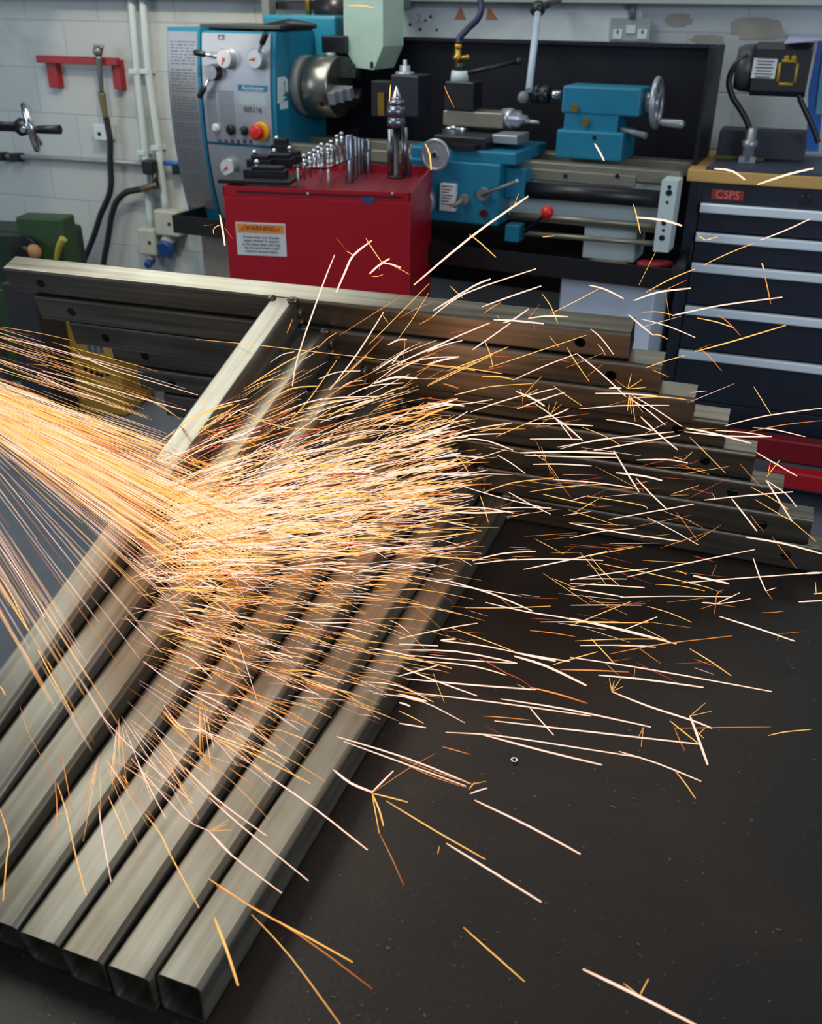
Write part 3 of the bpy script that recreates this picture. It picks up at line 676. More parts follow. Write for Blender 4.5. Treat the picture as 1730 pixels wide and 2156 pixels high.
xm = RC.y(498, 500, 0)[0]; xM = RC.y(602, 505, 0)[0]
st = RC.part('warning_label', MB().box((xm, -.0015, zc1), (xM, 0, zc0), .0005), M_label, None, 'white and orange warning sticker')
hb = (zc0 - zc1) * .31
RC.part('header_band', MB().box((xm + .005, -.0022, zc0 - hb), (xM - .005, -.0014, zc0 - .005)), M_or, st)
cx = (xm + xM) / 2; wl = xM - xm
RC.part('lettering', text_mb('WARNING', wl * .13, (cx, -.0026, zc0 - hb * .55), (1, 0, 0), (0, 0, 1), .0004), M_blk, st)
mb = MB()
for sx in (-1, 1):
    c = cx + sx * wl * .36; z = zc0 - hb * .75; h = hb * .42
    mb.add([(c - h * .55, -.0024, z), (c + h * .55, -.0024, z), (c, -.0024, z + h)], [(0, 1, 2)])
RC.part('hazard_triangle', mb, mat('dull_orange', (176, 96, 30), .5), st)
RC.part('lettering', text_mb('If more than one (heavily\nladen) drawer is opened\nat the same time, unit may\ntip forward which could\nresult in serious injury.', wl * .072, (cx, -.0022, (zc0 - hb + zc1) / 2), (1, 0, 0), (0, 0, 1), .0003, spacing=.95), M_ink, st)
c = RC.y(774, 418, -.003); r = RC.rad(c, 14)
mb = MB(); mb.prism([(c[0] + r * math.cos(R_(180 + 180 * k / 16)), c[2] + .004 + r * math.sin(R_(180 + 180 * k / 16))) for k in range(17)], 'y', -.003, 0); RC.part('blue_sticker', mb, mat('blue_vinyl', (40, 76, 128), .4))
mb = MB()
for px in (648, 826): c = RC.y(px, 408, -.001); mb.ball(c, .005, 10)
RC.part('rivet', mb, M_alu)
a, b_ = RC.y(497, 403, -.001), RC.y(850, 412, -.001); RC.part('lid_seam', MB().box((a[0], -.0012, a[2] - .004), (b_[0], .0, a[2] + .003)), mat('seam', (70, 6, 14), .5))
ztop = zt - .028; M_clear = bpy.data.materials.new('clear_acrylic'); M_clear.use_nodes = True; _b = M_clear.node_tree.nodes['Principled BSDF']
_b.inputs['Transmission Weight'].default_value = 1; _b.inputs['Roughness'].default_value = .05; _b.inputs['IOR'].default_value = 1.2; _b.inputs['Base Color'].default_value = (.96, .93, .95, 1)
RC.part('lid_well', MB().box((xa + .007, .007, zt - .03), (xb - .007, dep - .007, ztop)), mat('well_red', (120, 22, 38), .4))
# ---- things standing on the chest; each is a thing of its own
def on_rc(name, label, cat, mbs, group=None):
    t = T(name, label, cat, RC.loc, 12, group)
    for nm, mb, m in mbs: t.part(nm, mb, m)
    return t
def rp(px, py, z): return RC.z(px, py, z)
# flat tool board with black tool holders at the front left corner
a = rp(458, 378, zt + .012); b_ = rp(628, 372, zt + .012)
tb = T('tool_board', 'flat black board laid on the front left corner of the red tool chest', 'board', RC.loc, 12, empty=False)
tb.one(MB().box((a[0], a[1] - .005, zt), (b_[0], a[1] + .16, zt + .014), .003), M_blk)
hold = [('longest black tool holder at the front of the black board', 560, 366, .15, .05, .036), ('black tool holder with silver ball screw behind the longest one', 548, 350, .09, .045, .05),
        ('squat black tool holder in the middle of the black board', 590, 345, .10, .045, .046), ('tall black tool holder next to the lathe panel', 592, 328, .07, .04, .075), ('small black tool holder at the inner end of the board', 618, 338, .06, .04, .045)]
for i, (lab, px, py, L, D, H) in enumerate(hold):
    c = rp(px, py + 6, zt + .014); t = T('tool_holder_block', lab, 'tool holder', RC.loc, 12, 'black tool holders on the board'); z0 = zt + .014
    t.part('block', MB().box((c[0] - L / 2, c[1] - D / 2, z0), (c[0] + L / 2, c[1] + D / 2, z0 + H * .7), .003).box((c[0] - L * .3, c[1] - D / 2, z0 + H * .7), (c[0] + L * .42, c[1] + D / 2, z0 + H), .003), M_splash)
    t.part('clamp_screw', MB().cyl((c[0] - L * .2, c[1], z0 + H * .68), (c[0] - L * .2, c[1], z0 + H * .7 + .018), .006).ball((c[0] - L * .2, c[1], z0 + H * .7 + .022), .010, 12), M_chrome)
# acrylic collet rack: sheet on pegs, row of silver collets
sil = [(640, 330), (652, 325), (661, 319), (670, 312), (677, 306), (690, 307), (697, 300), (709, 289), (719, 283), (575, 288)]
pts = [RC.y(px, py, .12 + (dep - .2) * i / 8) for i, (px, py) in enumerate(sil[:9])]
hz_ = min(p[2] for p in pts) - .004
d = pts[-1] - pts[0]; nrm = np.array([-d[1], d[0], 0]); nrm /= np.linalg.norm(nrm); nrm = nrm if nrm[0] > 0 else -nrm
ra, rb_ = pts[0] - d * .12, pts[-1] + d * .15
poly = [ra - nrm * .025, rb_ - nrm * .025, rb_ + nrm * .10, ra + nrm * .10]
rk = T('acrylic_rack', 'clear acrylic collet rack standing on pegs on the red tool chest', 'rack', RC.loc, 12)
rk.part('shelf', MB().prism([(p[0], p[1]) for p in poly], 'z', hz_ - .026, hz_ - .021), M_clear)
for p in poly + [(poly[0] + poly[1]) / 2, (poly[2] + poly[3]) / 2]:
    q = p + (np.mean(poly, axis=0) - p) * .12; rk.part('peg', MB().cyl((q[0], q[1], zt - .026), (q[0], q[1], hz_ - .026), .0045, n=12), M_alu)
proto = None; names = ['first', 'second', 'third', 'fourth', 'fifth', 'sixth', 'seventh', 'eighth', 'ninth']
wp = lambda p: np.array([RC.loc[0] + p[0] * RC.c - p[1] * RC.s, RC.loc[1] + p[0] * RC.s + p[1] * RC.c, p[2]])
for i, p in enumerate(pts):
    lab = f'{names[i]} silver collet from the front of the clear rack on the red chest'
    if proto is None:
        proto = T('collet', lab, 'collet', wp(p), 12, 'silver collets in the clear rack')
        proto.part('head', MB().lathe([(-.005, .006), (0, .0085), (.006, .0085), (.009, .006)], (0, 0, 0), (0, 0, 1), 20), M_chrome)
        proto.part('shank', MB().lathe([(-.075, .0045), (-.03, .006), (-.006, .007)], (0, 0, 0), (0, 0, 1), 14), M_bright); continue
    o = dup(proto.o); o.location = wp(p); o['label'] = lab
# small tee pins below the rack
for i, (px, py) in enumerate([(618, 362), (645, 358), (664, 350), (689, 343)]):
    p = rp(px, py, zt - .02); t = T('tee_pin', ['first', 'second', 'third', 'rearmost'][i] + ' small silver tee pin from the front, standing on the red chest', 'pin', wp(p), 12, 'small tee pins on the red chest')
    t.part('post', MB().cyl((0, 0, 0), (0, 0, .04), .0035, n=12), M_bright); t.part('bar', MB().cyl((-.012, 0, .033), (.012, 0, .033), .004, n=12), M_bright)
M_rod = mat('ground_rod', (128, 130, 138), .26, .9, .1, 30)
# row of upright steel bars
top, bot = [(737, 284), (745, 288), (753, 290), (760, 292), (774, 293)], [(737, 382), (748, 375), (755, 367), (762, 359), (775, 345)]
for i in range(5):
    p = rp(*bot[i], zt - .026); p = p if p[1] < dep - .04 else RC.y(bot[i][0], bot[i][1], dep - .06 + .012 * i) * np.array([1, 1, 0]) + np.array([0, 0, zt - .026]); q = RC.y(top[i][0], top[i][1], p[1]); r = RC.rad(p, 9 if i == 0 else 6.0)
    t = T('steel_bar', ['tall polished steel bar standing upright nearest the chest front', 'second upright steel bar behind the tallest one', 'third upright steel bar in the row on the red chest', 'fourth upright steel bar in the row on the red chest', 'rearmost upright steel bar of the row beside the rack'][i], 'steel bar', wp(p), 12, 'upright steel bars on the red chest', empty=False)
    t.one(MB().lathe([(0, r * .92), (.003, r), (q[2] - p[2] - .004, r), (q[2] - p[2], r * .85)], (0, 0, 0), (0, 0, 1), 24), M_rod)
for i, (xt, yt, xb_, yb) in enumerate([(826, 272, 822, 346), (851, 268, 851, 350), (863, 302, 863, 350)]):
    p = RC.y(xb_, yb, dep - .05 - .02 * i); p[2] = zt - .026; q = RC.y(xt, yt, p[1]); r = RC.rad(p, [6.5, 7, 4][i])
    t = T('steel_bar', ['upright steel bar under the pointed live centre, left one', 'longest upright steel bar under the pointed live centre', 'short steel bar right of the pointed live centre'][i], 'steel bar', wp(p), 12, 'upright steel bars on the red chest', empty=False)
    t.one(MB().lathe([(0, r), (q[2] - p[2], r)], (0, 0, 0), (0, 0, 1), 20), M_rod)
# live centre on its stand
p = RC.y(834, 300, dep - .11); q = lambda py: RC.y(832, py, p[1])[2]; r = RC.rad(p, 20)
lc = T('live_centre', 'pointed silver live centre standing among steel bars on the red chest', 'live centre', wp((p[0], p[1], zt - .026)), 12)
z0 = zt - .026; f = lambda py: q(py) - z0
lc.part('stand', MB().lathe([(0, r * .95), (.006, r * .95), (.007, r * .3), (f(268), r * .3)], (0, 0, 0), (0, 0, 1)), M_dark)
lc.part('body', MB().lathe([(f(268), r * .8), (f(262), r * .95), (f(250), r * .95), (f(249), r * .88), (f(245), r * .88), (f(244), r), (f(226), r), (f(225), r * .9), (f(219), r * .9), (f(218), r * .95), (f(210), r * .8)], (0, 0, 0), (0, 0, 1), 36), M_rod)
lc.part('point', MB().lathe([(f(210), r * .62), (f(204), r * .5), (f(180), .001)], (0, 0, 0), (0, 0, 1), 30), M_chrome)

# ------------------------------------------------------------------ dark blue drawer cabinet with timber top
M_navy = mat('navy_enamel', (32, 37, 50), .38, 0, .1, 8); M_hand = mat('aluminium_handle', (232, 238, 246), .4, .1, .04, 12, 0, (1, 30, 30)); M_wood = mat('oak_top', (206, 160, 92), .5, 0, .15, 5, .05, (.6, 6, 6))
TC = T('drawer_cabinet', 'dark navy drawer cabinet with aluminium handles and timber top', 'tool cabinet', (.3, 3.82, 0), 0)
pl = TC.y(1452, 383, 0); xl = pl[0]; zt = TC.y(1560, 388, 0)[2]; xr = xl + 1.05
TC.part('carcass', MB().box((xl, .02, .12), (xr, .52, zt), .003).box((xl, 0, .12), (xl + .045, .03, zt), .004).box((xr - .045, 0, .12), (xr, .03, zt), .004).box((xl + .045, .0, zt - .075), (xr - .045, .03, zt), .002).box((xl + .045, .0, .12), (xr - .045, .03, .16), .002), M_navy)
zw = TC.y(1560, 362, 0)[2]
TC.part('timber_top', MB().box((xl - .012, -.012, zt), (xr + .01, .54, zw), .004), M_wood)
hy = [(1480, 438), (1470, 499), (1462, 563), (1448, 653), (1434, 745)]
zs = [TC.y(x, y, -.02)[2] for x, y in hy] + [None]
topz = zt - .078
for i in range(6):
    zh = zs[i] if i < 5 else zs[4] - .27
    zlo = (zs[i + 1] + .022) if i < 4 else (zs[4] - .012 - .26 if i == 4 else .165)
    hi = topz if i == 0 else prev - .004
    if i == 4: zlo = zs[4] - .19
    dr = TC.part('drawer', MB().box((xl + .05, -.004, zlo), (xr - .05, .03, hi), .002), M_navy); prev = zlo
    if i < 5 or zh > .2:
        zz = zh if i < 5 else hi - .03
        TC.part('handle', MB().prism([(-.004, zz + .016), (-.022, zz + .017), (-.027, zz + .012), (-.027, zz - .013), (-.023, zz - .016), (-.021, zz - .012), (-.021, zz + .008), (-.004, zz + .01)], 'x', xl + .052, xr - .052), M_hand, dr, 'silver aluminium full width handle')
    if i == 5: break
a, b_ = TC.y(1499, 400, 0), TC.y(1564, 421, 0); za, zb = TC.y(1531, 400, 0)[2], TC.y(1531, 421, 0)[2]
bd = TC.part('badge', MB().box((a[0], -.004, zb), (b_[0], .0, za), .001), mat('badge_red', (150, 48, 48), .4), None, 'red badge with raised letters')
TC.part('lettering', text_mb('CSPS', (za - zb) * 1.15, ((a[0] + b_[0]) / 2, -.005, (za + zb) / 2), (1, 0, 0), (0, 0, 1), .0008), mat('badge_letters', (232, 128, 112), .4), bd)
c = TC.y(1695, 420, -.005); TC.part('lock', MB().lathe([(0, .02), (.004, .02), (.006, .016)], c + np.array([0, .006, 0]), (0, -1, 0)), M_dark)
for sx in (xl + .06, xr - .06):
    for sy in (.06, .46):
        k = TC.part('castor', MB().cyl((sx - .016, sy, .05), (sx + .016, sy, .05), .05), M_blk); TC.part('fork', MB().box((sx - .022, sy - .016, .06), (sx + .022, sy + .016, .12)), M_grey, k)
# machine base slab and vice block on the timber top
def tcw(p): return np.array([TC.loc[0] + p[0], TC.loc[1] + p[1], p[2]])
M_slate = mat('slate_mat', (60, 68, 84), .5, 0, .1, 10)
p = TC.z(1497, 346, zw); mt = T('machine_mat', 'slate grey mat covering the timber top of the navy cabinet', 'mat', TC.loc, 0, empty=False)
mt.one(MB().prism([(xl + .05, -.006), (xr, -.006), (xr, .46), (xl + .12, .46)], 'z', zw, zw + .012), M_slate)
zz = zw + .012; p0 = TC.z(1500, 318, zz)
# belt grinder: base, upright blue frame, motor with label, cables
BG = T('belt_grinder', 'belt grinder with black motor and blue upright frame on the navy cabinet', 'grinder', TC.loc, 0)
yb_ = .26; xa, xb, zb, zt2 = BG.rect(1512, 278, 1700, 312, yb_)
BG.part('base', MB().box((xa, yb_, zz), (xb, .42, zt2), .006), mat('base_iron', (58, 60, 68), .5, .3))
c0 = BG.z(1547, 305, zz + .006); BG.part('spill_tray', MB().box((c0[0] - .05, yb_ - .05, zz), (c0[0] + .13, yb_ - .004, zz + .014), .003), mat('olive', (86, 84, 40), .5))
M_blue = mat('blue_paint', (36, 92, 170), .4)
ym = .30
q = [BG.y(*p, ym) for p in ((1722, 88), (1745, 88), (1722, 316), (1697, 316), (1701, 192))]
BG.part('upright_frame', MB().prism([(p[0], p[2]) for p in q], 'y', ym - .04, ym + .04), M_blue)
q2 = [BG.y(*p, ym - .03) for p in ((1732, 110), (1760, 110), (1750, 240), (1716, 240))]
BG.part('belt_panel', MB().prism([(p[0], p[2]) for p in q2], 'y', ym - .05, ym - .03), mat('belt_teal', (90, 150, 170), .5))
xa, xb, zb, zt2 = BG.rect(1584, 92, 1704, 206, .12); cz = (zb + zt2) / 2; rm = (zt2 - zb) / 2
def octo(r, b): return [(ym - .06 + yy * r, cz + z_ * r) for yy, z_ in ((-1, -b), (-1, b), (-b, 1), (b, 1), (1, b), (1, -b), (b, -1), (-b, -1))]
mo = BG.part('motor', MB().prism(octo(rm, .78), 'x', xa, xb), mat('motor_black', (40, 41, 46), .45, .2))
xe = BG.y(1549, 140, .2)[0]
BG.part('end_cap', MB().lathe([(0, rm * .8), (.02, rm * .9), (xa - xe, rm * .95)], (xe, ym - .06, cz), (1, 0, 0), 40), mat('motor_grey', (74, 74, 76), .42, .3), mo)
yf = ym - .06 - rm - .001
q = [BG.y(*p, yf) for p in ((1587, 122), (1637, 124), (1630, 166), (1580, 164))]; mbq = MB(); mbq.prism([(p[0], p[2]) for p in q], 'y', yf - .001, yf + .001)
lb = BG.part('motor_label', mbq, M_label, mo, 'white printed sticker'); cx = sum(p[0] for p in q) / 4; czl = sum(p[2] for p in q) / 4; wq = q[1][0] - q[0][0]
mb = MB()
for k in range(7):
    w = wq * (.38 if k % 2 else .32); z = czl + .032 - k * .0105; mb.box((cx - w, yf - .0018, z), (cx + w, yf - .001, z + .004))
BG.part('printing', mb, M_ink, lb)
mb = MB(); q = [BG.y(*p, yf) for p in ((1643, 128), (1680, 130), (1672, 178), (1636, 176))]
for i in range(4):
    a, b_ = q[i], q[(i + 1) % 4]; mb.tube([a + (b_ - a) * .08, b_ - (b_ - a) * .08], .005, 8)
for px in (1656, 1671): c = BG.y(px, 122, yf); mb.ball(c, .009, 10, (1, .3, 1))
BG.part('yellow_outline', mb, mat('sticker_yellow', (176, 142, 30), .5), mo)
BG.part('power_cable', MB().tube([BG.y(*p, .18) for p in ((1575, 116), (1556, 128), (1540, 150), (1534, 176), (1542, 205), (1558, 230), (1572, 256), (1580, 280))], .011, 10, 5), M_blk)
c = BG.y(1582, 280, .18); BG.part('cable_gland', MB().lathe([(0, .012), (.004, .022), (.05, .022), (.055, .028), (.075, .028), (.08, .018), (.12, .018)], (c[0], .18, zz), (0, 0, 1)).box((c[0] - .03, .16, zz), (c[0] + .03, .2, zz + .02)), M_alu)
BG.part('power_cable', MB().tube([BG.y(*p, .16) for p in ((1682, 200), (1686, 214), (1700, 244), (1714, 276), (1722, 300))], .010, 10, 5), M_blk)
# sheet of paper on the motor
q = [BG.y(*p, .26) for p in ((1648, 92), (1730, 84))]; zpp = zt2 + .002
sp = T('paper_sheet', 'pale lilac paper sheet lying on top of the black grinder motor', 'paper', TC.loc, 0, empty=False)
a, b_, c_, d_ = TC.z(1650, 91, zpp + .008), TC.z(1735, 84, zpp + .008), TC.z(1745, 66, zpp + .012), TC.z(1668, 68, zpp + .012)
v = [a, b_, c_, d_]; mb = MB(); mb.add([p for p in v] + [p - np.array([0, 0, .003]) for p in v], [(0, 1, 2, 3), (7, 6, 5, 4), (0, 4, 5, 1), (1, 5, 6, 2), (2, 6, 7, 3), (3, 7, 4, 0)]); sp.one(mb, mat('lilac_paper', (176, 172, 214), .6))

# low red trolley on the floor in front of the cabinet
TR_ = T('floor_jack', 'low red steel trolley on the floor before the navy cabinet', 'trolley', (.45, 3.62, 0), 0)
pa, pb = TR_.y(1590, 972, 0), TR_.y(1650, 1015, -.12)
TR_.part('rear_rail', MB().box((-.46, .06, .10), (.55, .12, .19), .006), mat('trolley_red', (128, 20, 30), .4))
zr = TR_.y(1690, 1005, -.14)[2]; TR_.part('front_rail', MB().box((-.30, -.16, max(.03, zr - .045)), (.55, -.10, zr + .02), .006), M_redp)
TR_.part('deck', MB().box((-.44, -.10, .06), (.55, .06, .10), .004), mat('deck_grey', (76, 78, 90), .5))
for sx in (-.38, .4):
    for sy in (-.13, .09): TR_.part('wheel', MB().cyl((sx - .02, sy, .03), (sx + .02, sy, .03), .03), M_blk)
# ------------------------------------------------------------------ wall fittings (left) and machines at the left edge
WL = T('w', '', '', (0, WALLY, 0), 0, empty=False)
def wp_(px, py, off=0.0): p = WL.y(px, py, -off); return p
def wall_thing(name, label, cat, group=None): return T(name, label, cat, (0, WALLY, 0), 0, group)
M_rb = mat('bracket_red', (148, 26, 32), .45); M_hose = mat('black_hose', (28, 32, 34), .5)
br = wall_thing('hose_bracket', 'red angled steel bracket screwed to the white block wall', 'bracket')
a, b_ = wp_(82, 124, .05), wp_(252, 130, .05)
br.part('rail', MB().box((a[0], -.075, a[2] - .017), (b_[0], -.045, a[2] + .018), .003), M_rb)
for x0, x1, y0, y1 in ((103, 124, 128, 184), (240, 257, 126, 188)):
    xa, xb, zb, zt = WL.rect(x0, y0, x1, y1, -.03); br.part('arm', MB().box((xa, -.045, zb), (xb, 0, zt), .003), M_rb)
ag = wall_thing('air_hose', 'black hose with silver nozzle hooked over the red wall bracket', 'hose')
ag.part('nozzle', MB().tube([wp_(208, 118, .09), wp_(210, 150, .088), wp_(214, 196, .08)], [.017, .014, .012], 14, 4).ball(wp_(206, 108, .09), .026, 14).cyl(wp_(202, 102, .09), wp_(202, 94, .09), .012).cyl(wp_(213, 104, .09), wp_(215, 96, .09), .010), mat('nozzle_grey', (128, 130, 130), .35, .6))
ag.part('coupling', MB().tube([wp_(214, 195, .08), wp_(218, 222, .075), wp_(223, 248, .07)], [.020, .017, .014], 14, 4), mat('coupling_olive', (110, 104, 68), .45))
ag.part('hose', MB().tube([wp_(*p, .06) for p in ((223, 246), (227, 268), (232, 300), (232, 345), (234, 385), (228, 415), (212, 452), (200, 490), (188, 522), (176, 552), (166, 600))], .0165, 12, 6), M_hose)
for nm, xs_, lab in (('conduit', ((276, -5), (288, 150), (305, 320), (318, 486)), 'white conduit pipe nearer the red bracket, running down to the sockets'), ('conduit', ((300, -5), (312, 150), (334, 310), (349, 446)), 'white conduit pipe nearer the lathe, running down to the upper socket')):
    t = wall_thing(nm, lab, 'conduit', 'white conduits on the wall')
    t.part('pipe', MB().tube([wp_(*p, .04) for p in xs_], .019, 14, 4), M_white)
    for p in (xs_[1], xs_[2]): q = wp_(*p, .022); t.part('saddle', MB().box((q[0] - .03, -.012, q[2] - .012), (q[0] + .03, 0, q[2] + .012), .003).box((q[0] - .024, -.063, q[2] - .012), (q[0] + .024, -.018, q[2] + .012), .003), M_white)
pp = wall_thing('wall_pipe', 'thin grey horizontal pipe running along the block wall', 'pipe')
pp.part('tube', MB().tube([wp_(-60, 326, .03), wp_(150, 335, .03), wp_(300, 345, .03)], .013, 12), mat('pipe_grey', (142, 148, 150), .4, .3))
for px, py in ((4, 329), (36, 331)): q = wp_(px, py, .03); pp.part('clip', MB().box((q[0] - .03, -.06, q[2] - .022), (q[0] + .03, 0, q[2] + .022), .006), M_blk)
vb = wall_thing('hose_valve', 'dark valve with brass elbow and black hose on the conduit', 'valve')
xa, xb, zb, zt = WL.rect(307, 336, 331, 366, -.07); vb.part('valve_body', MB().box((xa, -.11, zb), (xb, -.06, zt), .008), M_blk)
vb.part('stem', MB().cyl(wp_(324, 362, .09), wp_(330, 396, .09), .016), M_dark)
vb.part('elbow', MB().tube([wp_(332, 388, .09), wp_(316, 393, .09), wp_(298, 399, .085)], [.02, .019, .015], 14, 4), mat('elbow_brass', (122, 108, 84), .4, .6))
vb.part('hose', MB().tube([wp_(*p, .075) for p in ((300, 398), (282, 401), (264, 406), (246, 424), (235, 454), (229, 490), (224, 520), (218, 552), (212, 600))], .0165, 12, 6), M_hose)
bh = wall_thing('tap_handle', 'small blue lever tap on the wall beside the lathe end', 'tap')
a, b_ = wp_(345, 343, .06), wp_(378, 345, .06); bh.part('lever', MB().cyl(a, b_, .013), M_blue); q = wp_(372, 354, .05); bh.part('tap_body', MB().box((q[0] - .02, -.07, q[2] - .03), (q[0] + .02, 0, q[2] + .03), .005), M_blk)
M_cream = mat('cream_plastic', (178, 180, 168), .45); M_sb = mat('socket_blue', (36, 78, 142), .4)
for i, (r_, lid, lab) in enumerate((((324, 444, 375, 498), (327, 501, 358, 545), 'cream industrial socket box with blue lid, the higher one'), ((290, 482, 326, 538), (300, 546, 314, 566), 'cream industrial socket box beside the higher one, lower on the wall'))):
    t = wall_thing('power_socket', lab, 'socket', 'industrial sockets'); xa, xb, zb, zt = WL.rect(*r_, -.09)
    bx_ = t.part('box', MB().box((xa, -.09, zb), (xb, 0, zt), .012), M_cream); t.part('screw', MB().cyl(((xa + xb) / 2 + .02, -.089, (zb + zt) / 2), ((xa + xb) / 2 + .02, -.094, (zb + zt) / 2), .009), M_blk, bx_)
    xa2, xb2, zb2, zt2 = WL.rect(*lid, -.11); cx, cz = (xa2 + xb2) / 2, (zb2 + zt2) / 2; r = (xb2 - xa2) / 2
    t.part('lid', MB().lathe([(0, r * .8), (.05, r), (.06, r), (.065, r * .85)], (cx, -.04, cz + .01), (0, -1, -.35)), M_sb); t.part('spout', MB().cyl((cx, -.0, zb + .02), (cx, -.07, cz + .01), r * .8), M_cream)
wb = wall_thing('wall_box', 'small white box with one dark hole under the red bracket', 'box')
xa, xb, zb, zt = WL.rect(196, 262, 225, 296, -.07); wb.part('box', MB().box((xa, -.07, zb), (xb, 0, zt), .006), M_white); q = wp_(209, 282, .0705); wb.part('hole', MB().cyl(q, q + np.array([0, -.002, 0]), .011), M_blk)
# drilling-machine feed wheel poking in at the left edge
MW = T('pillar_drill', 'pillar drill at the left edge with chrome handwheel and black handles', 'drill', (-3.35, 3.1, 0), 10)
c = MW.y(64, 268, 0)
MW.part('column', MB().cyl((c[0] - .42, .1, .02), (c[0] - .42, .1, 1.9), .05), M_grey); MW.part('base', MB().box((c[0] - .65, -.15, 0), (c[0] - .25, .3, .05), .01), M_grey)
MW.part('spindle_head', MB().box((c[0] - .6, -.08, c[2] - .12), (c[0] - .26, .2, c[2] + .3), .03), mat('drill_green', (44, 74, 54), .45))
a = MW.y(-40, 272, 0); sh = MW.part('shaft', MB().cyl((c[0] - .27, 0, c[2]), (c[0] - .03, 0, c[2]), .018).lathe([(0, .022), (.02, .034), (.05, .026), (.06, .018)], (c[0] - .06, 0, c[2]), (1, 0, 0)), M_dark)
rw = MW.rad(c, 50)
hwl = MW.part('handwheel', MB().ring(c, (.8, .52, .12), rw * .86, .014).lathe([(-.02, .02), (0, .034), (.02, .022)], c, (.8, .52, .12)), M_chrome)
for k in range(3):
    aa = R_(120 * k + 30); u = np.array([-.2, 0, 1]); u /= np.linalg.norm(u); w_ = np.array([-.15, 1, 0]); w_ /= np.linalg.norm(w_)
    MW.part('spoke', MB().cyl(c, c + (u * math.cos(aa) + w_ * math.sin(aa)) * rw * .86, .010), M_chrome, hwl)
a, b_ = MW.y(76, 273, -.02), MW.y(126, 273, -.03); MW.part('handle', MB().lathe([(0, .012), (.01, .015), (np.linalg.norm(b_ - a), .017)], a, b_ - a), M_blk)
a, b_ = MW.y(-30, 262, -.03), MW.y(34, 263, -.03); MW.part('handle', MB().lathe([(0, .012), (np.linalg.norm(b_ - a), .011)], a, b_ - a), M_blk)
# green machine on the floor
M_gr = mat('machine_green', (46, 74, 40), .5, 0, .15, 6); M_gd = mat('machine_green_dark', (30, 50, 33), .5)
GM = T('green_machine', 'squat dark green machine standing left behind the frame stack', 'machine', (-3.15, 3.55, 0), 12)
xa, xb, zb, zt = GM.rect(36, 459, 136, 520, 0); GM.part('hopper', MB().box((xa, 0, zb - .1), (xb, .12, zt), .01), M_gr)
xa2, xb2, zb2, zt2 = GM.rect(-60, 480, 140, 560, .05); GM.part('body', MB().box((xa2, .05, .45), (xb2 - .03, .3, zt2 - .02), .02), M_gd)
c = GM.y(58, 528, -.02); GM.part('pulley', MB().lathe([(0, .07), (.03, .07), (.035, .03), (.06, .03)], c, (0, -1, 0)), M_blk)
c = GM.y(72, 530, -.05); GM.part('leather_pad', MB().ball(c, .035, 12, (1, .8, 1)), mat('tan_leather', (176, 130, 88), .6))
GM.part('yellow_strap', MB().tube([GM.y(118, 548, -.02), GM.y(124, 520, -.03), GM.y(134, 502, -.03)], [.012, .014, .018], 8, 4), mat('strap_yellow', (170, 160, 60), .5))
xa3, xb3, _, _ = GM.rect(-70, 600, 50, 800, -.05); GM.part('leg_cabinet', MB().box((xa3, -.05, 0), (xb3, .35, .48), .01), M_gr)
# dark steel post and yellow crate
PS = T('steel_post', 'dark steel box post standing on the floor between green machine and yellow crate', 'post', (-2.86, 3.1, 0), 5, empty=False)
xa, xb, _, _ = PS.rect(32, 640, 96, 860, 0); PS.one(MB().box((xa, 0, 0), (xb, .18, PS.y(60, 600, 0)[2]), .006), mat('post_black', (38, 36, 40), .5))
YB = T('yellow_crate', 'dirty yellow crate on the concrete floor seen under the crossbars', 'crate', (-2.75, 3.3, 0), 8)
c = YB.z(170, 812, 0); xa, xb, _, zt = YB.rect(84, 655, 246, 808, 0)
YB.part('body', MB().box((xa, 0, 0), (xb, .3, zt), .012), mat('crate_yellow', (178, 138, 56), .5, 0, .25, 7))
q0, q1 = YB.y(183, 723, -.002), YB.y(222, 744, -.002); mb = MB()
for k in range(3): x = q0[0] + (q1[0] - q0[0]) * k / 3; mb.box((x, -.002, q1[2]), (x + (q1[0] - q0[0]) * .22, 0, q0[2] - .004 * k))
YB.part('printed_mark', mb, mat('print_blue', (70, 92, 118), .5))
mb = MB()
for px, py in ((180, 776), (193, 783), (205, 787), (214, 790), (226, 788)): q = YB.y(px, py, -.001); mb.cyl(q, q + np.array([0, -.002, 0]), .010, n=10)
YB.part('vent_hole', mb, M_blk)

# ------------------------------------------------------------------ high on the wall behind the lathe
q = WL.rect(830, 0, 1340, 8, -.07)
zl0 = wp_(1700, 12, .07)[2]; struct('trim_1', MB().box((-5.6, WALLY - .09, zl0), (2.6, WALLY, zl0 + .14), .004), mat('ledge_grey', (158, 164, 160), .6))
NB = wall_thing('notice_board', 'long white board with dark dots and orange stickers above the splash guard', 'board')
xa, xb, zb, zt = WL.rect(834, 18, 1346, 130, -.03); zt = min(wp_(1100, 18, .03)[2], zl0 - .005); NB.part('panel', MB().box((xa, -.03, zb), (xb, 0, zt), .003), mat('board_white', (205, 210, 212), .45))
mb = MB()
for px, py, r in ((863, 52, 3.5), (884, 62, 3.5), (919, 63, 3), (895, 43, 3), (906, 35, 3.5)): c = wp_(px, py, .031); mb.cyl(c, c + np.array([0, .002, 0]), WL.rad(c, r), n=12)
NB.part('dot', mb, mat('dot_dark', (60, 66, 70), .5))
NB.part('handwritten_mark', text_mb('2.', .05, wp_(884, 40, .0312), (1, 0, 0), (0, 0, 1), .0004), mat('pencil', (150, 156, 160), .6))
M_os = mat('sticker_orange', (190, 118, 90), .5)
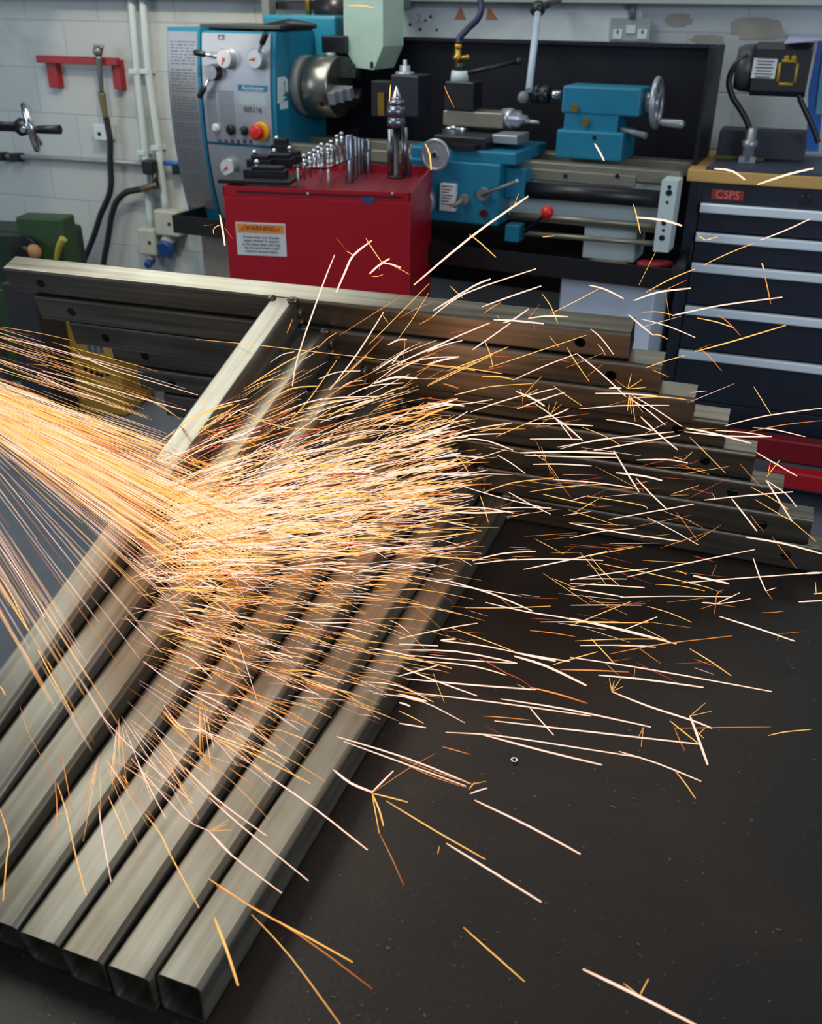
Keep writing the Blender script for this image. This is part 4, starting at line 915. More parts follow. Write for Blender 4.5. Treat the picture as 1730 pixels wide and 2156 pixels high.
for px, flip in ((969, 1), (1036, -1)):
    c = wp_(px, 30, .031); h = .032; mb = MB(); v = [(c[0] - h * .9, c[1], c[2] - h * .7), (c[0] + h * .9, c[1], c[2] - h * .7), (c[0] + (.0 if flip > 0 else -h * .6), c[1], c[2] + h)]
    mb.add(v + [(x, y + .001, z) for x, y, z in v], [(0, 1, 2), (5, 4, 3), (0, 3, 4, 1), (1, 4, 5, 2), (2, 5, 3, 0)]); NB.part('warning_sticker', mb, M_os)
DS = wall_thing('double_socket', 'grey double wall socket right of the white board', 'socket')
xa, xb, zb, zt = WL.rect(1284, 38, 1369, 88, -.045); DS.part('box', MB().box((xa, -.045, zb), (xb, -.03, zt), .004), mat('socket_grey', (150, 158, 160), .45))
for px in (1300, 1352):
    c = wp_(px, 70, .046); DS.part('plug_face', MB().box((c[0] - .02, -.05, c[2] - .022), (c[0] + .02, -.045, c[2] + .014), .003), M_white)
    DS.part('pin_slot', MB().box((c[0] - .004, -.051, c[2] - .002), (c[0] + .004, -.049, c[2] + .012)), M_ink)
c = wp_(1328, 62, .046); DS.part('switch', MB().box((c[0] - .02, -.05, c[2] - .016), (c[0] + .02, -.045, c[2] + .016), .003), M_white)
WC = wall_thing('socket_conduit', 'thin grey conduit dropping from the ledge to the double socket', 'conduit'); a, b_ = wp_(1333, 8, .045), wp_(1331, 40, .045); WC.part('pipe', MB().cyl(a, b_, .013), M_grey)
# jointed pale rod in front of the splash guard
JA = T('jointed_arm', 'pale jointed rod slanting down before the black splash guard', 'arm', LA.loc, -4)
p0, p1, p2 = JA.y(1133, 18, .24), JA.y(1113, 190, -.04), JA.y(1101, 205, -.06)
JA.part('rod', MB().cyl(p0, p1, .0135), mat('rod_pale', (178, 192, 206), .35)); JA.part('elbow', MB().ball(p0, .03, 16).cyl(p0, JA.y(1122, 30, .24), .02), M_dark); JA.part('ball_end', MB().ball(p2, .022, 16), M_grey)
JA.part('wall_arm', MB().cyl(p0, p0 + np.array([.0, WALLY - LA.loc[1] - .24 - .09, .03]), .014), M_dark)
# pale green chute above the chuck
CH = T('extractor_chute', 'pale green square duct ending above the lathe chuck', 'duct', LA.loc, -4)
yc = .06; xa, xb, zb, zt = CH.rect(731, -10, 809, 100, yc); q = [CH.y(*p, yc) for p in ((730, -12), (811, -12), (806, 98), (786, 147), (748, 142), (724, 98))]
q[0] = np.array([q[5][0] + .004, yc, q[0][2] + .25]); q[1] = np.array([q[2][0] - .0, yc, q[1][2] + .25])
CH.part('duct', MB().prism([(p[0], p[2]) for p in q], 'y', yc, yc + .2), mat('chute_green', (186, 208, 190), .42)); 
CH.part('bracket', MB().box((q[0][0] + .04, yc + .08, q[0][2] - .3), (q[0][0] + .1, WALLY - LA.loc[1] - .06, q[0][2] - .25)), M_grey)
c = CH.y(782, 137, yc - .001); CH.part('slot', MB().box((c[0] - .006, yc - .002, c[2] - .012), (c[0] + .008, yc, c[2] + .012)), M_blk)
# dark machine parts above the motor cover
HP = T('overhead_motor', 'dark machine motor with brass fitting high behind the lathe motor cover', 'motor', LA.loc, -4)
xa, xb, zb, zt = HP.rect(648, -10, 716, 22, .24); HP.part('motor_body', MB().cyl((xa, .36, zt - .05), (xb, .36, zt - .05), .07).box((xa, .3, zb), (xb, .42, zb + .04)), M_dark)
c = HP.y(640, 20, .3); HP.part('brass_fitting', MB().cyl((c[0], .34, c[2] - .03), (c[0], .34, c[2] + .1), .014), M_brass)
xa, xb, _, _ = HP.rect(541, -10, 556, 50, .26); z9 = HP.y(550, 45, .26)[2]; HP.part('post', MB().box((xa, .3, z9 - .25), (xb, .36, z9 + .5)), M_grey)
HP.part('cross_bar', MB().box((xa, .37, zb - .0), (HP.y(720, 10, .3)[0], .42, zb + .03)), M_dark)
HP.part('bracket', MB().box((xa, .36, zt), (xb, WALLY - LA.loc[1] - .06, zt + .04)), M_grey)

# bare plaster patches on the painted blocks
r3 = np.random.RandomState(3)
wall = bpy.data.objects['wall_back']; M_pl = mat('bare_plaster', (158, 152, 142), .8, 0, .25, 12, .1)
for (x0, y0, x1, y1) in ((1536, 36, 1646, 84), (1404, 28, 1458, 56), (1458, 72, 1520, 94), (1196, 58, 1282, 80)):
    cx, cy = (x0 + x1) / 2, (y0 + y1) / 2; pl = []
    for k in range(18):
        a = 2 * math.pi * k / 18; q = 1 + .16 * r3.randn() if k % 2 else 1
        p = wp_(cx + (x1 - x0) / 2 * math.copysign(abs(math.cos(a)) ** .6, math.cos(a)) * q, cy + (y1 - y0) / 2 * math.copysign(abs(math.sin(a)) ** .6, math.sin(a)) * q); pl.append((p[0], p[2]))
    o = bpy.data.objects.new('plaster_patch', MB().prism(pl, 'y', WALLY - .003, WALLY + .001).mesh('plaster_patch', M_pl)); COL.objects.link(o); o.parent = wall
# ------------------------------------------------------------------ grinding sparks: incandescent streaks flying over the frames
bpy.context.view_layer.update(); _dg = bpy.context.evaluated_depsgraph_get()
def _plane_d(px, py, ax, v):
    d = ray(px, py) / FPX; t = (v - CAM[ax]) / d[ax]
    return t if t > 0 else 99.0
def spark_depth(px, py, lift=.10):
    d = min(_plane_d(px, py, 2, TZ + lift), _plane_d(px, py, 1, 1.44))
    v = ray(px, py) / FPX
    ok, loc, *_r = SC.ray_cast(_dg, Vector(CAM), Vector(v).normalized())
    if ok: d = min(d, float(np.dot(np.array(loc) - CAM, FWD)) - .014)
    return max(d, .5)
M_spark = bpy.data.materials.new('spark_glow'); M_spark.use_nodes = True; _nt = M_spark.node_tree; _nt.nodes.clear()
_o = _nt.nodes.new('ShaderNodeOutputMaterial'); _e = _nt.nodes.new('ShaderNodeEmission'); _a = _nt.nodes.new('ShaderNodeAttribute'); _a.attribute_name = 'spark_colour'
_nt.links.new(_a.outputs['Color'], _e.inputs['Color']); _nt.links.new(_e.outputs[0], _o.inputs['Surface']); _e.inputs['Strength'].default_value = 1.0
HEAT = {'w': ((1.35, .78, .50), (1.5, .95, .77), (1.4, .85, .60)), 'y': ((1.25, .50, .10), (1.45, .74, .21), (1.25, .56, .12)), 'o': ((.8, .2, .035), (1.1, .38, .08), (.6, .13, .03)), 'r': ((.5, .06, .03), (.8, .14, .06), (.3, .04, .02))}

class Streaks:
    def __init__(s): s.v = []; s.f = []; s.h = []
    def add(s, pts, rad, tone, n=5, bold=True):
        P = [np.array(p, float) for p in pts]
        if len(P) == 2: P = [P[0], P[0] * .75 + P[1] * .25, P[0] * .4 + P[1] * .6, P[1]]
        else:
            Q = []
            for i in range(len(P) - 1):
                p0, p1, p2, p3 = P[max(i - 1, 0)], P[i], P[i + 1], P[min(i + 2, len(P) - 1)]
                for t in (0, .33, .67): Q.append(.5 * (2 * p1 + (p2 - p0) * t + (2 * p0 - 5 * p1 + 4 * p2 - p3) * t * t + (3 * p1 - p0 - 3 * p2 + p3) * t ** 3))
            P = Q + [P[-1]]
        m = len(P); c0, c1, c2 = (np.array(c) for c in HEAT[tone]); o = len(s.v); prev = None
        for i, p in enumerate(P):
            t = i / (m - 1); d = P[min(i + 1, m - 1)] - P[max(i - 1, 0)]; d = d / (np.linalg.norm(d) + 1e-12)
            if prev is None: h = np.array([0, 0, 1.0]) if abs(d[2]) < .9 else np.array([1.0, 0, 0]); u = np.cross(d, h)
            else: u = prev - d * np.dot(prev, d)
            u /= np.linalg.norm(u) + 1e-12; prev = u; w = np.cross(d, u)
            k = (.62 + .38 * min(1, t / .25)) if bold else (.35 + .65 * min(1, t / .4))
            if t > .75: k *= 1 - (t - .75) * (1.0 if bold else 2.2)
            c = c0 + (c1 - c0) * min(1, t / .3) if t < .5 else c1 + (c2 - c1) * ((t - .5) / .5)
            for j in range(n):
                g = 2 * math.pi * j / n; s.v.append(p + (u * math.cos(g) + w * math.sin(g)) * rad * k); s.h.append(c)
        s.f += [(o + i * n + j, o + i * n + (j + 1) % n, o + (i + 1) * n + (j + 1) % n, o + (i + 1) * n + j) for i in range(m - 1) for j in range(n)]
        s.f += [tuple(o + j for j in range(n - 1, -1, -1)), tuple(o + (m - 1) * n + j for j in range(n))]
    def obj(s, name, org):
        me = bpy.data.meshes.new(name); me.from_pydata([tuple(np.array(p) - org) for p in s.v], [], s.f)
        a = me.color_attributes.new('spark_colour', 'FLOAT_COLOR', 'POINT'); a.data.foreach_set('color', np.c_[np.array(s.h), np.ones(len(s.h))].astype(np.float32).ravel())
        me.polygons.foreach_set('use_smooth', [True] * len(me.polygons)); me.materials.append(M_spark)
        o = bpy.data.objects.new(name, me); o.location = org; COL.objects.link(o); return o

# traced streaks: per photo window (origin, scale): tone width, points; '+' joins a branch to the spark before it
TRACE = [((900, 560, 3.089), '''
w13 35,290 300,130 410,85|w10 30,330 240,180 705,18|w11 355,265 560,190 738,130|y6 145,130 225,205|o7 362,310 430,262 480,235|y7 743,180 800,260 845,370|w14 430,350 560,355 755,375|+y3 470,350 450,320|+y3 690,370 695,410|w11 655,340 780,325 910,330|+o3 655,340 730,250
w11 490,370 560,345 655,280|w10 290,545 400,470 540,370|y6 800,310 960,230 1110,150|w12 1048,125 1150,150 1275,212|w10 0,550 200,455 405,370|w8 0,560 120,510 225,485|y7 370,485 405,570 425,660|w14 0,640 100,610 205,590|y8 130,680 350,600 525,525|y7 0,780 250,660 420,580
y8 0,640 250,665 485,700|y9 355,718 470,720 560,740|w8 560,740 760,650 965,572|y7 905,530 960,620 1050,750|w10 970,570 1120,690 1290,850|y6 400,660 700,560 1030,450|y4 790,455 855,530|w8 1060,410 1130,470 1208,575|y5 1105,510 1135,540 1155,580|w13 1340,225 1500,170 1710,145|+y6 1400,200 1480,175 1550,155|+o3 1545,160 1560,260 1575,350
w12 1305,315 1380,380 1465,448|y7 1465,448 1510,450 1558,475|w8 1390,345 1560,390 1740,465|y6 1390,300 1500,298 1590,318|r4 720,610 870,615 980,635|r4 425,588 545,588|y6 180,838 400,785 680,765|w13 575,815 680,860 760,910|+y4 620,850 690,770 740,720|+y4 620,850 600,800|+y4 620,850 720,800|+o3 615,850 620,910|w8 620,850 750,815 840,795
w9 280,950 450,890 620,840|w8 0,890 200,900 420,868|w11 0,900 120,895 238,910|w9 580,930 740,870 895,820|y5 820,780 900,840 1005,910|w9 690,890 830,990 940,1125|w12 800,970 900,1040 1008,1135|w10 720,990 820,970 915,928|+y3 780,960 790,900|+y3 800,960 870,900|+y3 800,970 840,880|y6 445,1110 640,1025 800,965|w10 635,1025 830,1025 1075,1040|w9 665,1125 880,1125 1000,1128
w8 985,930 1250,908 1570,907|w11 1090,828 1290,830 1490,845|+y5 1300,800 1325,700|+y5 1300,800 1390,740|+y5 1310,830 1325,960|+y5 1310,830 1300,940|+y4 1320,830 1350,1010|+y5 1300,800 1420,790|+y4 1310,840 1400,950|+o4 1300,800 1220,740|w12 1180,795 1215,792 1260,795|y7 1300,860 1500,850 1680,868|w9 1310,860 1420,930 1545,1035|w8 1330,840 1480,930 1655,1045|w10 1160,998 1330,1025 1465,1070
w12 1385,980 1500,1090 1625,1195|w9 845,1178 1200,1120 1600,1078|w10 1080,1200 1350,1150 1640,1100|w10 260,1120 400,1140 555,1198|+y5 260,1120 235,1100 220,1105|w14 600,1215 900,1208 1220,1220|w8 630,1230 900,1240 1240,1245|w12 1210,1200 1300,1350 1375,1470|w14 1225,1345 1400,1365 1525,1395|w11 1355,1380 1450,1480 1560,1585|w10 1360,1262 1550,1258 1690,1280|+y4 1665,1262 1600,1240|+y4 1665,1262 1720,1210|w8 450,1228 540,1280 635,1350
w10 685,1290 860,1288 1065,1300|+y4 770,1260 740,1180|+y4 770,1270 690,1220|+y4 780,1280 850,1380|+o3 780,1270 800,1360|y7 360,1475 550,1410 820,1378|w9 815,1388 1100,1410 1335,1445|y6 665,1468 900,1435 1140,1418|y7 750,1485 900,1520 1090,1558|y6 1030,1498 1200,1520 1400,1558 1430,1582|w8 525,1470 650,1540 800,1615|w7 130,1400 450,1500 750,1570|w8 480,1575 640,1570 805,1575|w10 110,1580 330,1570 560,1608|w8 1180,1648 1500,1590 1730,1548
y6 340,1490 365,1560 395,1668|y6 130,1190 210,1260 275,1358|o4 100,765 205,800|y5 1005,1048 1150,1105 1260,1170|o3 700,1130 800,1330 935,1510|w6 860,1190 1100,1130 1390,1100|r4 530,920 640,915 730,915|y5 300,1085 420,1060 540,1020|w8 0,1060 150,1010 260,945|w9 0,1140 300,1060 550,1020|y5 0,1260 180,1280 400,1275|w6 0,1340 260,1270 505,1195'''),
((1200, 800, 3.264), '''
w9 1065,315 1350,245 1735,193|y6 1260,45 1320,140 1382,240|o6 1235,355 1450,310 1735,278|w8 1255,328 1400,340 1615,390|w14 795,330 1000,370 1245,435|w12 785,355 1080,385 1385,388|w9 1000,347 1200,360 1360,388|y6 820,392 930,500 1068,640|w10 1278,497 1420,580 1558,660|w12 1345,688 1430,820 1525,970|w9 1345,688 1480,780 1553,870|w10 920,825 1200,795 1530,768|+y3 1000,820 970,770|w12 1110,815 1200,930 1283,1038|+y3 1270,1020 1245,990
y6 1245,738 1380,810 1500,890|y6 1268,820 1450,930 1530,975 1690,1110|o4 1165,575 1250,670 1320,740|y6 1350,665 1400,600 1440,550|+y4 1360,640 1375,570|o4 725,905 800,1000 880,1110|w7 530,945 700,1030 880,1133|w10 0,985 350,1050 770,1110|w7 0,1085 220,1040 450,1018|y5 0,1235 250,1185 495,1140|r3 0,1130 140,1142 280,1155|w14 1205,1080 1450,1120 1735,1195|o4 1390,1080 1450,1160 1560,1300|w9 388,1355 800,1260 1268,1165
o4 1240,928 1280,985 1330,1040|w10 1258,1225 1300,1350 1345,1450|+w8 1345,1450 1415,1428|+o5 1345,1450 1390,1510|w16 845,1345 960,1370 1090,1400|+o3 975,1340 1005,1270|w9 765,1395 1200,1360 1735,1322|w16 1615,1330 1670,1326 1720,1325|y5 70,1190 160,1290 245,1405|y6 135,1210 230,1320 335,1410|w9 0,1375 260,1330 535,1297|w7 0,1368 200,1366 390,1368|y6 200,1260 550,1330 955,1428|w9 0,1400 250,1410 510,1427|w10 0,1435 180,1460 365,1490
w8 345,1493 700,1485 1115,1490|y5 585,1405 750,1415 925,1450|y6 730,1310 765,1320 800,1335|w10 905,1530 950,1532 1000,1538|+w9 1000,1540 1165,1462|+w8 1000,1540 1120,1525 1238,1503|+o6 1000,1540 1010,1470 1055,1440|+o5 1000,1540 890,1575|+o4 1000,1540 1140,1560|+o4 1000,1540 990,1610|w11 1570,1525 1650,1520 1735,1515|y9 1670,1470 1700,1468 1735,1464|+y5 1690,1470 1685,1390|w7 0,1548 240,1546 490,1548|y6 530,1555 680,1600 835,1665|y7 0,1690 200,1610 415,1522
w8 375,1715 490,1670 598,1628|w10 0,1635 300,1700 660,1790|w12 1025,1625 1280,1705 1545,1795|+o3 1430,1745 1600,1730|+y3 1430,1745 1425,1790|o5 1310,1600 1390,1598 1470,1588|y6 0,1665 300,1668 540,1668|o4 890,1785 1000,1770 1115,1757'''),
((840, 1150, 1.944), '''
w7 195,140 380,195 545,265|w6 300,60 420,30 560,20|w5 305,72 390,62 480,52|w6 410,58 620,52 835,58|w6 510,95 700,55 850,22|w4 35,120 230,160 500,205|y4 270,252 450,252 620,245|w6 355,230 520,268 740,305 1135,400|w4 575,310 740,309 900,310|o4 535,345 630,355 720,370|y4 720,388 900,380 1080,380|w5 740,407 900,405 1050,413|y5 785,378 830,425 880,480|o4 865,440 1080,400 1360,368|y5 630,485 720,458 812,432|o3 975,412 1020,445 1070,480|w5 0,378 200,335 320,315
y4 215,335 340,380 470,430|w8 170,385 200,382 230,380|w6 175,388 330,405 465,432|w9 465,432 550,452 640,470|w11 470,450 600,490 765,570|w6 480,435 590,455 700,472|w6 0,400 80,404 160,408|w7 0,425 230,430 480,478|w5 30,445 250,465 485,480|y5 0,455 120,475 215,500|w6 110,470 300,490 438,528|w6 20,500 160,555 318,612|+y2 150,550 140,520|+y2 150,550 185,640|w7 30,543 300,568 560,587|o7 540,578 650,605 770,643|r4 320,455 370,480 440,520 490,542 540,575
w6 63,600 400,640 785,695|w7 415,625 700,670 1030,740|+y2 1000,740 990,820|+y2 1000,740 975,790|w8 0,605 60,620 115,635|w8 0,640 22,646 45,655|w6 0,725 50,733 110,743|y4 0,675 50,698 100,725|o4 345,695 440,702 540,712|w7 390,715 800,762 1225,810|w6 530,655 580,715 632,773|w6 190,762 400,775 700,820 990,865|w8 330,768 580,835 830,895|o4 175,820 230,835 290,852|w6 900,840 1060,890 1235,962|+y5 1127,917 1170,970 1212,1032|o6 658,505 800,508 940,515|w6 700,455 1000,500 1525,595
w8 815,528 1000,545 1245,578|+y2 960,540 965,500|w8 870,595 1020,655 1190,710 1280,745|+y3 870,595 860,540|+y3 870,595 905,545|+y3 870,595 915,575|+y3 870,595 880,550|w11 1190,695 1225,790 1262,893|+y3 1190,695 1255,640|+y3 1190,695 1280,675|+y3 1225,770 1250,745|+y4 1220,760 1245,785|y5 1108,715 1170,765 1225,808|o3 1125,740 1150,800 1170,838|y5 1190,420 1280,475 1358,530|y4 1510,775 1580,760 1685,750|o3 1130,745 1320,742 1520,740|w6 290,1013 320,1002 360,990|+y4 285,995 310,965|+y3 295,975 355,962|o3 0,865 150,925 310,975|o3 0,880 130,940 280,990'''),
((440, 1500, 1.341), '''
w6 750,248 900,320 1048,400|w6 670,370 800,450 937,535|y4 500,250 640,335 780,415|w8 352,163 400,200 460,225|+w6 460,225 520,165|+y5 460,228 510,240 560,253|+y5 460,228 480,275 492,320|+y3 460,228 480,340|+o2 480,340 515,410 550,490|+o2 460,228 560,160 640,115|w5 155,172 290,265 447,388|w5 360,68 560,130 735,200|w4 380,82 540,140 725,208|y4 718,607 800,680 890,760|w9 1055,725 1200,795 1375,884|+y3 1215,800 1240,752|+y3 1170,765 1215,800|y8 15,580 50,670 82,770
y5 0,470 130,555 270,630 405,705|o3 20,490 250,625 460,780|y3 120,570 230,690 375,888|y4 0,65 120,115 285,200|w4 0,240 90,320 280,475|w4 0,335 60,400 205,510|+y2 5,335 50,315|y2 645,400 650,378'''),
((1360, 360, 4.31), '''
w14 1030,628 1260,540 1490,433|y10 520,855 750,745 975,655|y11 0,1100 220,980 440,890|y12 475,585 510,610 540,628|+y10 540,628 648,597|w24 -95,420 150,445 325,497|y16 1050,838 1060,870 1068,895|o12 1075,945 1105,1080 1130,1205|w16 235,1312 340,1288 700,1215 1235,1145|y12 460,1333 640,1370 800,1425|o9 645,1303 740,1370 860,1500|y14 440,1640 800,1540 1268,1400|o8 490,1610 580,1690 685,1815|y9 0,1785 170,1725 350,1675|o6 170,1080 280,1030 370,988|o9 55,1805 130,1835 205,1868|w22 620,-22 780,0 895,78|w24 1010,122 1280,32 1515,-24'''),
((860, 60, 2.703), '''
w14 30,1460 350,1190 680,955|+y3 600,1010 625,940|y8 345,1170 420,1230 497,1302|y8 1278,1000 1300,1080 1318,1165|y12 95,657 120,720 128,805|w13 1058,655 1085,700 1112,752|y6 762,1186 795,1183 830,1180|y3 1410,1260 1360,1360 1310,1460'''),
((640, 0, 4.119), 'y14 750,735 745,800 740,880|o9 1215,745 1250,830 1300,930|y14 375,48 500,48 610,68'),
((400, 260, 3.204), '''
w16 200,615 220,720 235,825|+y6 155,720 170,700 200,685|+o3 90,688 155,683|+o3 230,700 290,780|+y6 155,720 160,748|w12 975,885 890,1100 730,1560 690,1770|w18 1225,790 1100,890 1045,1000 985,1138|y8 1185,773 1240,860 1295,940|w16 1210,1015 1270,960 1345,912|+o4 1280,960 1275,990|w12 1300,940 1360,950 1420,972|y5 1350,950 1420,985 1480,1018|y6 1055,860 1080,875 1100,890|+o2 985,770 1060,860|y5 1225,1030 1260,1032 1300,1020'''),
((540, 600, 3.761), '''
o5 655,400 1000,180 1165,75|y7 890,470 1080,280 1365,-10|y6 1110,440 1220,290 1360,65|o4 1130,262 1270,185 1415,130|o8 1290,310 1340,285 1390,255|w12 580,830 800,540 1005,215|+y5 1000,240 1040,300|y7 485,500 560,425 630,380|o8 240,380 265,320 285,270|y9 280,1060 420,900 635,595|w11 190,1010 500,905 970,880|w10 275,1018 600,930 830,895|w9 405,1030 700,940 1085,855|y8 565,825 720,700 870,560|o7 725,680 860,560 1005,410|w11 905,697 1060,600 1205,497|w11 1030,725 1300,590 1600,568
w13 1040,475 1120,435 1190,432|w10 1070,625 1100,590 1145,535|+y4 1175,440 1165,580|w9 1030,660 1400,490 1730,345|o6 1260,690 1370,640 1435,545|w20 930,780 1100,730 1270,740|w10 720,880 900,800 1165,775|y5 -480,430 0,475 600,545 1000,590 1730,680|w9 655,820 740,770 835,757|o4 30,955 160,910 320,845|w12 1225,1020 1500,950 1640,960|w10 1570,870 1650,850 1730,830|y7 1360,790 1530,700 1730,610|o5 1475,780 1540,795 1610,822|o3 1330,752 1400,715 1480,670|w9 490,745 640,690 820,680'''),
((0, 500, 3.327), '''
w6 0,700 300,760 580,840 800,930 1385,1103|+y4 580,840 690,855|+y4 540,795 570,830|+y3 420,750 540,795|y3 0,625 250,665 500,720|w7 300,935 700,1040 1000,1130 1300,1210|+y4 880,1075 1050,1140 1260,1270|+y4 880,1075 1100,1160 1230,1250|y3 0,750 300,825 560,880|w8 260,960 480,1060 715,1135|o4 190,885 400,905 650,960|w9 1130,1490 1300,1310 1435,1215|+w8 1435,1215 1560,1170 1730,1130|+y4 1435,1215 1430,1140|+y4 1435,1215 1470,1080|y8 1330,1430 1500,1280 1680,1165|y5 1655,1210 1740,1235 1850,1280|y9 1575,1270 1600,1260 1615,1230'''),
((0, 1100, 3.08), '''
w8 0,160 150,380 290,620|y7 0,355 60,440 180,690 310,950 480,1260|y5 0,430 150,650 340,950|w6 640,1230 780,1390 960,1560 1250,1820|w8 1060,1185 1170,1320 1335,1360 1725,1500|+y3 1180,1330 1200,1380|o6 355,1660 370,1900 330,2090|+y4 370,1900 410,1880|y8 370,1690 430,1880 490,2156 560,2420|o6 400,1510 440,1720 468,1870|y8 0,1860 60,2050 45,2170 20,2450|y9 940,1890 1040,2020 1105,2156 1290,2500|w6 890,1540 960,1700 1075,1920|w7 640,1830 660,2000 720,2330|y7 700,1770 780,1950 825,2060
w6 850,1530 1180,1900 1355,2000|+w5 1355,2000 1500,2150|+y4 1355,2000 1480,1930|+y4 1355,2000 1500,1995|w9 1200,1590 1400,1790 1725,2030|o3 130,1190 190,1380 355,1660|w8 930,900 1150,1060 1640,1330|w7 1240,1090 1500,1130 1640,1165|y6 800,1640 815,1670 830,1690|w6 1230,945 1320,945 1410,955|y7 0,1060 20,1090 35,1120''')]

def tone_word(t, w):
    return {'w': 'bold white-hot' if w >= 3.6 else 'slim white-hot', 'y': 'thick amber' if w >= 3 else 'thin amber', 'o': 'orange', 'r': 'dull red'}[t]
MARKS = [(770, 10, 'before the pale green duct'), (822, 195, 'before the turret tool holder'), (940, 200, 'before the black tool post'), (905, 325, 'before the grey carriage wheel'), (1260, 320, 'before the teal tailstock base'), (466, 485, 'beside the red chest edge'), (740, 545, 'before the red chest front'), (650, 700, 'beside the topmost welds'),
         (1030, 500, 'before the dark chip tray'), (1390, 460, 'before the lathe end bracket'), (1530, 360, 'before the timber edge'), (1650, 370, 'before the timber edge, further along'), (1480, 500, 'before the second drawer handle'), (1560, 520, 'before the third drawer'), (1550, 640, 'before the fourth drawer handle'), (1560, 720, 'before the fifth drawer handle'), (1600, 850, 'before the lowest drawer'),
         (1250, 620, 'before the pale blue pedestal'), (1340, 660, 'at the topmost crossbar end'), (1000, 650, 'along the topmost crossbar'), (1140, 680, 'along the topmost crossbar, near its far half'), (1230, 720, 'at the hole of the topmost crossbar'), (1290, 790, 'at the hole of the second crossbar'), (1330, 830, 'at the bright burst by the second crossbar'), (1050, 760, 'along the second crossbar'), (1160, 860, 'along the third crossbar'), (1420, 905, 'at the hole of the fourth crossbar'),
         (1000, 900, 'along the fourth crossbar'), (1480, 970, 'at the hole of the fifth crossbar'), (1180, 960, 'along the fifth crossbar'), (1540, 1040, 'at the hole of the sixth crossbar'), (1300, 1010, 'along the sixth crossbar'), (1600, 1100, 'at the hole of the seventh crossbar'), (1160, 1060, 'along the seventh crossbar'), (1660, 1010, 'over the red trolley'), (1400, 1130, 'along the lowest crossbar'), (1650, 1175, 'at the hole of the lowest crossbar'),
         (1030, 1130, 'beside the last stem top'), (1200, 1200, 'over bare bench under the lowest crossbar'), (1400, 1230, 'over bare bench, mid bench'), (1580, 1260, 'over bare bench at the far burst'), (1680, 1300, 'over bare bench toward its end'), (1000, 1280, 'over bare bench beside the last stem'), (1150, 1350, 'over bare bench in the middle of the spray'), (1350, 1420, 'over bare bench past the spray'), (950, 1430, 'where the last stem meets bare bench'),
         (1100, 1500, 'over bare bench above the loose nut'), (1440, 1520, 'over bare bench by the star burst'), (1650, 1540, 'over bare bench at its far end'), (1300, 1600, 'over bare bench below the star burst'), (980, 1650, 'over bare bench beside the loose nut'), (780, 1670, 'at the star burst beside the last stem'), (1090, 1750, 'over bare bench below the nut'), (1050, 1850, 'over bare bench, lower middle'), (1350, 2080, 'over bare bench, lowest of all'), (1030, 2000, 'over bare bench near the lower middle'),
         (470, 2000, 'at the last stem near its open end'), (600, 1930, 'over bare bench by the stem ends'), (560, 1650, 'across the last three stems'), (700, 1560, 'across the last stem edge'), (430, 1560, 'across the middle stems'), (300, 1450, 'across the third and fourth stems'), (150, 1350, 'across the first two stems'), (60, 1250, 'over the floor beside the first stem'), (200, 1650, 'across the stems, lower part'), (60, 1750, 'across the lower stems at the picture edge'), (150, 1900, 'near the open stem ends'),
         (330, 850, 'before the shaded crossbars'), (120, 720, 'before the yellow crate'), (430, 870, 'over the first stem'), (520, 870, 'over the second stem'), (640, 820, 'over the second and third stems'), (760, 760, 'over the third weld'), (850, 720, 'over the second crossbar near the welds'), (900, 820, 'over the third crossbar near the welds'), (640, 1000, 'in the dense shower'), (850, 1000, 'in the dense shower, thinning end')]
def place_word(x, y): return min(MARKS, key=lambda m: (m[0] - x) ** 2 + (m[1] - y) ** 2)[2]
items = []
for (ox, oy, sc), txt in TRACE:
    for tok in txt.replace('\n', '|').split('|'):
        tok = tok.strip()
        if not tok: continue
        head, *pp = tok.split(); br_ = head.startswith('+'); head = head.lstrip('+'); tone, w = head[0], float(head[1:]) / sc
        pts = [(ox + float(a) / sc, oy + float(b) / sc) for a, b in (p.split(',') for p in pp)]
        if br_: items[-1]['br'].append((tone, w, pts))
        else: items.append({'t': tone, 'w': w, 'p': pts, 'br': []})
r2 = np.random.RandomState(5)
def jet_lift(x): return float(np.interp(x, [-100, 120, 470], [.42, .36, .14]))
def world(pts, k, lift=.10, tilt=0.0):
    n = len(pts); return [at_depth(x, y, spark_depth(x, y, jet_lift(x) if lift == 'jet' else lift) * (k + tilt * i / max(1, n - 1))) for i, (x, y) in enumerate(pts)]
keys = {}
for it in items:
    k = 1 - .05 * r2.rand(); tilt = .02 * r2.randn() if len(it['p']) < 4 else 0
    tilt = max(-.04, min(.0, tilt)); st = Streaks(); P = world(it['p'], k, .10, tilt)
    dd = float(np.dot(P[0] - CAM, FWD)); st.add(P, max(.00022, it['w'] * .43 * dd / FPX), it['t'])
    for t, w, pts in it['br']: st.add(world(pts, k), max(.0002, w * .43 * dd / FPX), t, 4)
    x0, y0 = it['p'][0]; x1, y1 = it['p'][-1]; L = math.hypot(x1 - x0, y1 - y0); mid = it['p'][len(it['p']) // 2]
    a = math.degrees(math.atan2(y1 - y0, x1 - x0)); a = a + 180 if a < -90 else a - 180 if a > 90 else a
    slope = 'steep' if abs(a) > 55 else 'level' if abs(a) < 8 else 'falling' if a > 0 else 'rising'
    shape = ' forked' if it['br'] else ''
    lab = f"{'long' if L > 130 else 'short' if L < 50 else 'medium'} {tone_word(it['t'], it['w'])} {slope}{shape} spark {place_word(*mid)}"
    it['o'] = st.obj('spark', P[0]); it['lab'] = lab; it['mid'] = mid; keys.setdefault(lab, []).append(it)
ORDN = ['topmost', 'second from top', 'third from top', 'fourth from top', 'fifth from top', 'sixth from top', 'seventh from top', 'eighth from top', 'ninth from top']
